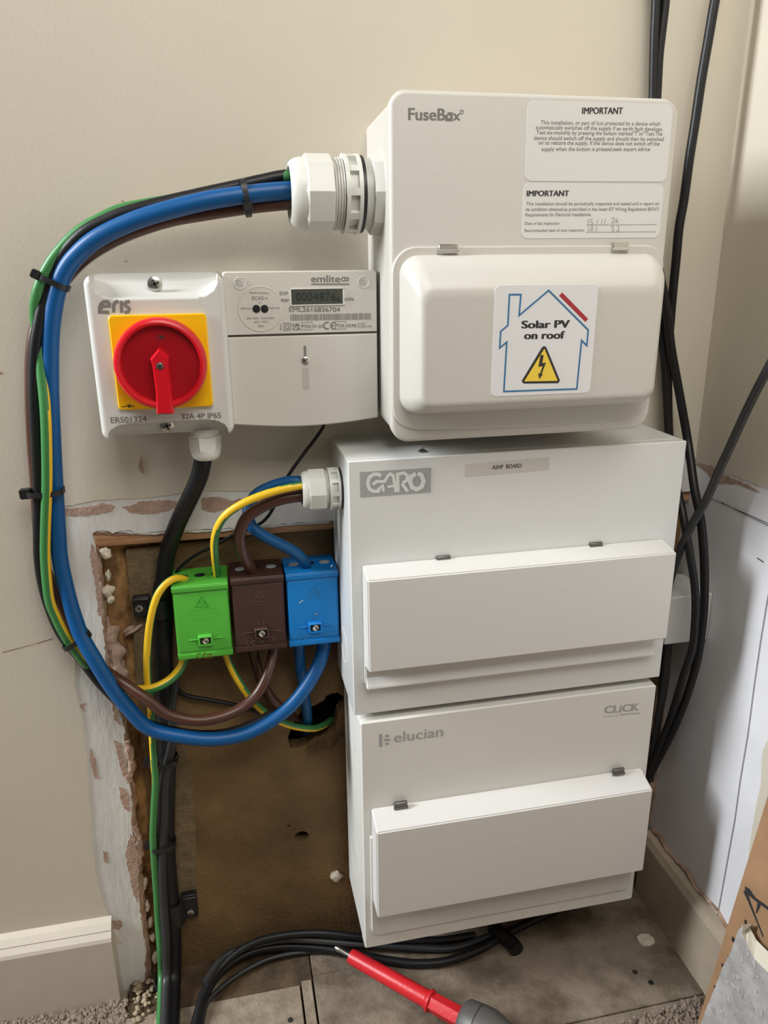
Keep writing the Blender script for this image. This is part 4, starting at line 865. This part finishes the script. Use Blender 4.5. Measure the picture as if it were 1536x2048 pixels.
# ================================================================= CABLE TIES
def tie(c, y, ang, hw, hd, head, label, wd=.0042, hs=1.0, tilt=0.0):
    """strap ring round the bundle; ang = bundle direction in the wall plane (deg)"""
    C = at(c[0], c[1], y); d = V((math.cos(math.radians(ang)), 0, math.sin(math.radians(ang)))); s = V((-d.z, 0, d.x)); f = V((0, -1, 0))
    if s.x < 0: s = -s
    t = thing('cable_tie', C, label, 'cable tie')
    n = 28; vs = []; fs = []
    for k in range(n):
        a = 2*math.pi*k/n; ca, sa = math.cos(a), math.sin(a)
        ca2 = math.copysign(abs(ca)**.75, ca); sa2 = math.copysign(abs(sa)**.75, sa)
        for (th, q) in ((0, -.5), (.0011, -.5), (.0011, .5), (0, .5)):
            vs.append(C+s*(ca2*(hw+th))+f*(sa2*(hd+th))+d*(q*wd))
    for k in range(n):
        j = (k+1) % n
        for u in range(4): fs.append((k*4+u, k*4+(u+1) % 4, j*4+(u+1) % 4, j*4+u))
    newobj('strap', vs, fs, 'black', t, True, sharp=40)
    a = math.radians(head); hc = C+s*(math.cos(a)*(hw+.002))+f*(math.sin(a)*(hd+.002))
    x_, z_, e_ = .0034*hs, .0030*hs, .0032*hs
    vs = [hc+s*(i*x_)+f*(j*z_)+d*(k*e_) for i in (-1, 1) for j in (-1, 1) for k in (-1, 1)]
    h = newobj('head', vs, [(0,1,3,2), (4,6,7,5), (0,4,5,1), (2,3,7,6), (0,2,6,4), (1,5,7,3)], 'black', t)
    bm = bmesh.new(); bm.from_mesh(h.data); bmesh.ops.bevel(bm, geom=bm.edges[:], offset=.0007, segments=2, affect='EDGES'); bm.to_mesh(h.data); bm.free()
    return t
tie((491,396), -.050, 8, .0125, .0105, 60, 'black cable tie on the bundle near the big gland')
tie((106,563), -.030, 62, .0118, .0095, 145, 'black cable tie at the top left bend of the bundle')
tie((92,983), -.024, 92, .0135, .0105, 178, 'black cable tie left of the rotary switch gland, head sticking out left', hs=1.25)
tie((152,1279), -.022, -60, .0118, .0095, 30, 'black cable tie where the bundle turns under towards the blocks')
tie((327,1519), -.003, 90, .0130, .0115, 178, 'upper black cable tie on the thick black cable, over brown board', hs=1.15)
tie((326,1686), -.004, 90, .0120, .0115, 178, 'middle black cable tie on the thick black cable', hs=1.15)
tie((336,1962), -.014, 88, .0125, .0115, 150, 'lowest black cable tie near the floor', hs=.7)
# cable clips
def clip(cpx, pts, scr, side, label):
    c = at(*cpx, .004); t = thing('cable_clip', V((c.x, .0118, c.z)), label, 'cable clip')
    q = [at(a, b, .004) for a, b in pts]; x0, x1 = min(p.x for p in q), max(p.x for p in q); z0, z1 = min(p.z for p in q), max(p.z for p in q)
    box('clip_plate', x0, x1, .002, .0112, z0, z1, 'black', t, .0015)
    box('clip_rib', x0, x1, -.001, .003, z1-.003, z1, 'black', t, .0008)
    s_ = at(*scr, .002); screw('screw', V((s_.x, .0016, s_.z)), .0037, t, cross=True)
    k = V((x1 if side > 0 else x0, 0, (z0+z1)/2))
    n = 16; vs = []; fs = []; R_ = .0095; cx_ = k.x+side*.0085
    for i in range(n+1):
        a = math.pi*i/n
        for th in (0, .0016):
            for zz in (z0+.001, z1-.001): vs.append(V((cx_-side*math.cos(a)*(R_+th), .001-math.sin(a)*(R_+th), zz)))
    for i in range(n):
        a = i*4; b = a+4
        fs += [(a, a+1, b+1, b), (a+2, b+2, b+3, a+3), (a, b, b+2, a+2), (a+1, a+3, b+3, b+1)]
    fs += [(0, 2, 3, 1), (n*4, n*4+1, n*4+3, n*4+2)]
    newobj('clip_strap', vs, fs, 'black', t, True, sharp=40)
clip((280,1210), [(264,1195),(303,1232)], (278,1217), 1, 'black saddle clip holding the thick cable left of the green block')
clip((383,1812), [(362,1792),(397,1832)], (381,1824), -1, 'black saddle clip holding the thick cable low on the brown board')
# ================================================================= WHITE BLOCK, BOARD, SLAB, SCREWDRIVER
c = at(1347, 1195, -.055); c2_ = at(1424, 1279, -.055)
tag(box('mounting_block', c.x-.004, WX-.0006, -.055, -.002, c2_.z, c.z, 'isow', None, .001), 'square white mounting block in the corner behind the black cables', 'block')
# brown sheet leaning against side wall
Bm = atz(1386, 2075, -.585); Tm = atx(1536, 1590, .352)
d_ = (Tm-Bm).normalized(); T2 = Bm+d_*.40
nf = V((0, -1, 0)); off = V((.001, -.62, 0)); th = d_.cross(nf).normalized()
if th.x < 0: th = -th
th *= .006
vs = [Bm, T2, T2+off, Bm+off]; vs = vs+[v+th for v in vs]
sheet = newobj('leaning_sheet', vs, [(0,1,2,3), (4,7,6,5), (0,4,5,1), (1,5,6,2), (2,6,7,3), (3,7,4,0)], 'kraft')
sht = thing('leaning_board', Bm, 'brown hardboard sheet with black marker writing leaning at the right', 'board')
sheet.name = 'sheet'; sheet.parent = sht; sheet.location = sheet.location-Bm
nS = (T2-Bm).cross(off).normalized()
if nS.x > 0: nS = -nS
def onS(a, b, lift=.0004):
    r_ = ray(a, b); k = (Bm+nS*lift-CAM).dot(nS)/r_.dot(nS); return CAM+r_*k
def ribS(pts, w_, lift=.0004):
    Q = [onS(a, b, lift) for a, b in pts]; L = []; R = []
    for i in range(len(Q)):
        t = (Q[min(i+1, len(Q)-1)]-Q[max(i-1, 0)]).normalized(); n_ = t.cross(nS); ww = w_[i] if isinstance(w_, list) else w_
        L.append(Q[i]+n_*ww/2); R.append(Q[i]-n_*ww/2)
    n = len(Q); return L+R, [(i, i+1, n+i+1, n+i) for i in range(n-1)]
ink('marker_writing', [ribS([(1490,1779),(1498,1784),(1510,1798),(1536,1817),(1560,1833)], [.006,.006,.003,.003,.003]), ribS([(1490,1781),(1499,1805),(1512,1838),(1526,1873)], [.006,.003,.002,.0016]), ribS([(1519,1803),(1516,1815),(1512,1826)], [.004,.003,.001])], 'ink', sheet)
ink('marker_dash', [ribS([(1491,1840),(1491,1849)], .003), ribS([(1467,1875),(1466,1884)], .004), ribS([(1456,1911),(1457,1915)], .002), ribS([(1444,1927),(1446,1934)], .003), ribS([(1429,1971),(1429,1976)], .002)], 'ink', sheet)
# broken plasterboard in front of it
lo = rag([(1487,1850),(1478,1858),(1470,1878),(1463,1900),(1455,1915),(1447,1930),(1436,1960),(1422,1995),(1412,2020),(1400,2050),(1392,2080)], 4, 1.2, 2)
ri = [(1600,2080),(1600,2012),(1536,1945),(1508,1917),(1493,1885),(1484,1866)]
ro = [(1604,2080),(1604,1972),(1538,1905),(1513,1880),(1500,1856),(1489,1849)]
Fr = [onS(a, b, .016) for a, b in lo+ri]; n = len(Fr)
Bk = [onS(a, b, .016)-nS*.010 for a, b in lo]+[onS(a, b, .006) for a, b in ro]
slab = newobj('plasterboard_piece', Fr+Bk, [tuple(range(n)), tuple(range(n, 2*n))[::-1]]+[(i, (i+1) % n, n+(i+1) % n, n+i) for i in range(n)], ['slab', 'slabedge'], None, False, [0, 0]+[1]*n)
tag(slab, 'jagged grey broken plasterboard piece standing in front of the brown board', 'plasterboard')
# chunky relief lumps on the slab face
vs_all = []; rnd = random.Random(9)
for i in range(46):
    a_, b_ = rnd.uniform(1415, 1530), rnd.uniform(1900, 2046)
    if b_ < 2048-(a_-1400)*2.1+25 or a_ > 1478+(b_-1866)*.62: continue
    p = onS(a_, b_, .0164); r_ = rnd.uniform(.0012, .0035)
    u_ = (T2-Bm).normalized(); v_ = V((0, -1, 0)); k = 7
    ringp = [p+(u_*math.cos(6.283*j/k)+v_*math.sin(6.283*j/k))*r_*rnd.uniform(.6, 1.3) for j in range(k)]
    vs_all.append((ringp+[p+nS*rnd.uniform(.0002, .0005)], [(j, (j+1) % k, k) for j in range(k)]))
vs, fs = merge(vs_all); o = newobj('torn_flecks', vs, fs, 'slab', slab); o['kind'] = 'stuff'
# screwdriver
A = atz(672, 1895, -.561); Bq = atz(945, 2050, -.562); ax = (Bq-A).normalized(); LL = (Bq-A).length
def par(px, py, z): return (atz(px, py, z)-A).dot(ax)
l1 = par(700, 1912, -.561); l2 = par(860, 2002, -.561); l3 = par(922, 2036, -.561)
sd = thing('screwdriver', A+ax*l2+V((0, 0, -.02)), 'red insulated screwdriver with dark grey handle lying on the floor at bottom', 'screwdriver')
lathe('blade', A, ax, [(-.002, .0005), (0, .0026), (.004, .0032), (.006, .0026), (l1+.004, .0020)], 'steel', sd, 12)
lathe('insulated_shaft', A, ax, [(l1, .0055), (l1+.001, .0075), (l1+.006, .0080), (l2-.004, .0086), (l2-.002, .0108), (l2+.001, .0108), (l2+.0015, .009)], 'redtool', sd, 24)
lathe('hex_shank', A, ax, [(l2, .0096), (l3+.012, .0100)], 'redtool', sd, poly=6, sharp=20, phase=.3)
hdl = lathe('handle', A, ax, [(l3, .0100), (l3+.0006, .0170), (l3+.004, .0200), (l3+.0165, .0215), (l3+.0168, .0205), (l3+.0178, .0205), (l3+.018, .0218), (l3+.030, .0222), (l3+.062, .0145), (l3+.066, .0120)], 'tool', sd, 40)
lathe('grip', A, ax, [(l3+.064, .0120), (l3+.068, .0150), (l3+.085, .0165), (l3+.14, .0165), (l3+.15, .010)], 'black', sd, 28)

for o in bpy.data.objects:
    if o.parent is None and 'category' in o:
        g_ = {'cable_tie': 'cable ties on the cables', 'cable_clip': 'saddle clips on the brown board', 'consumer_unit': 'consumer units stacked on the wall'}.get(o.name.split('.')[0])
        if g_: o['group'] = g_
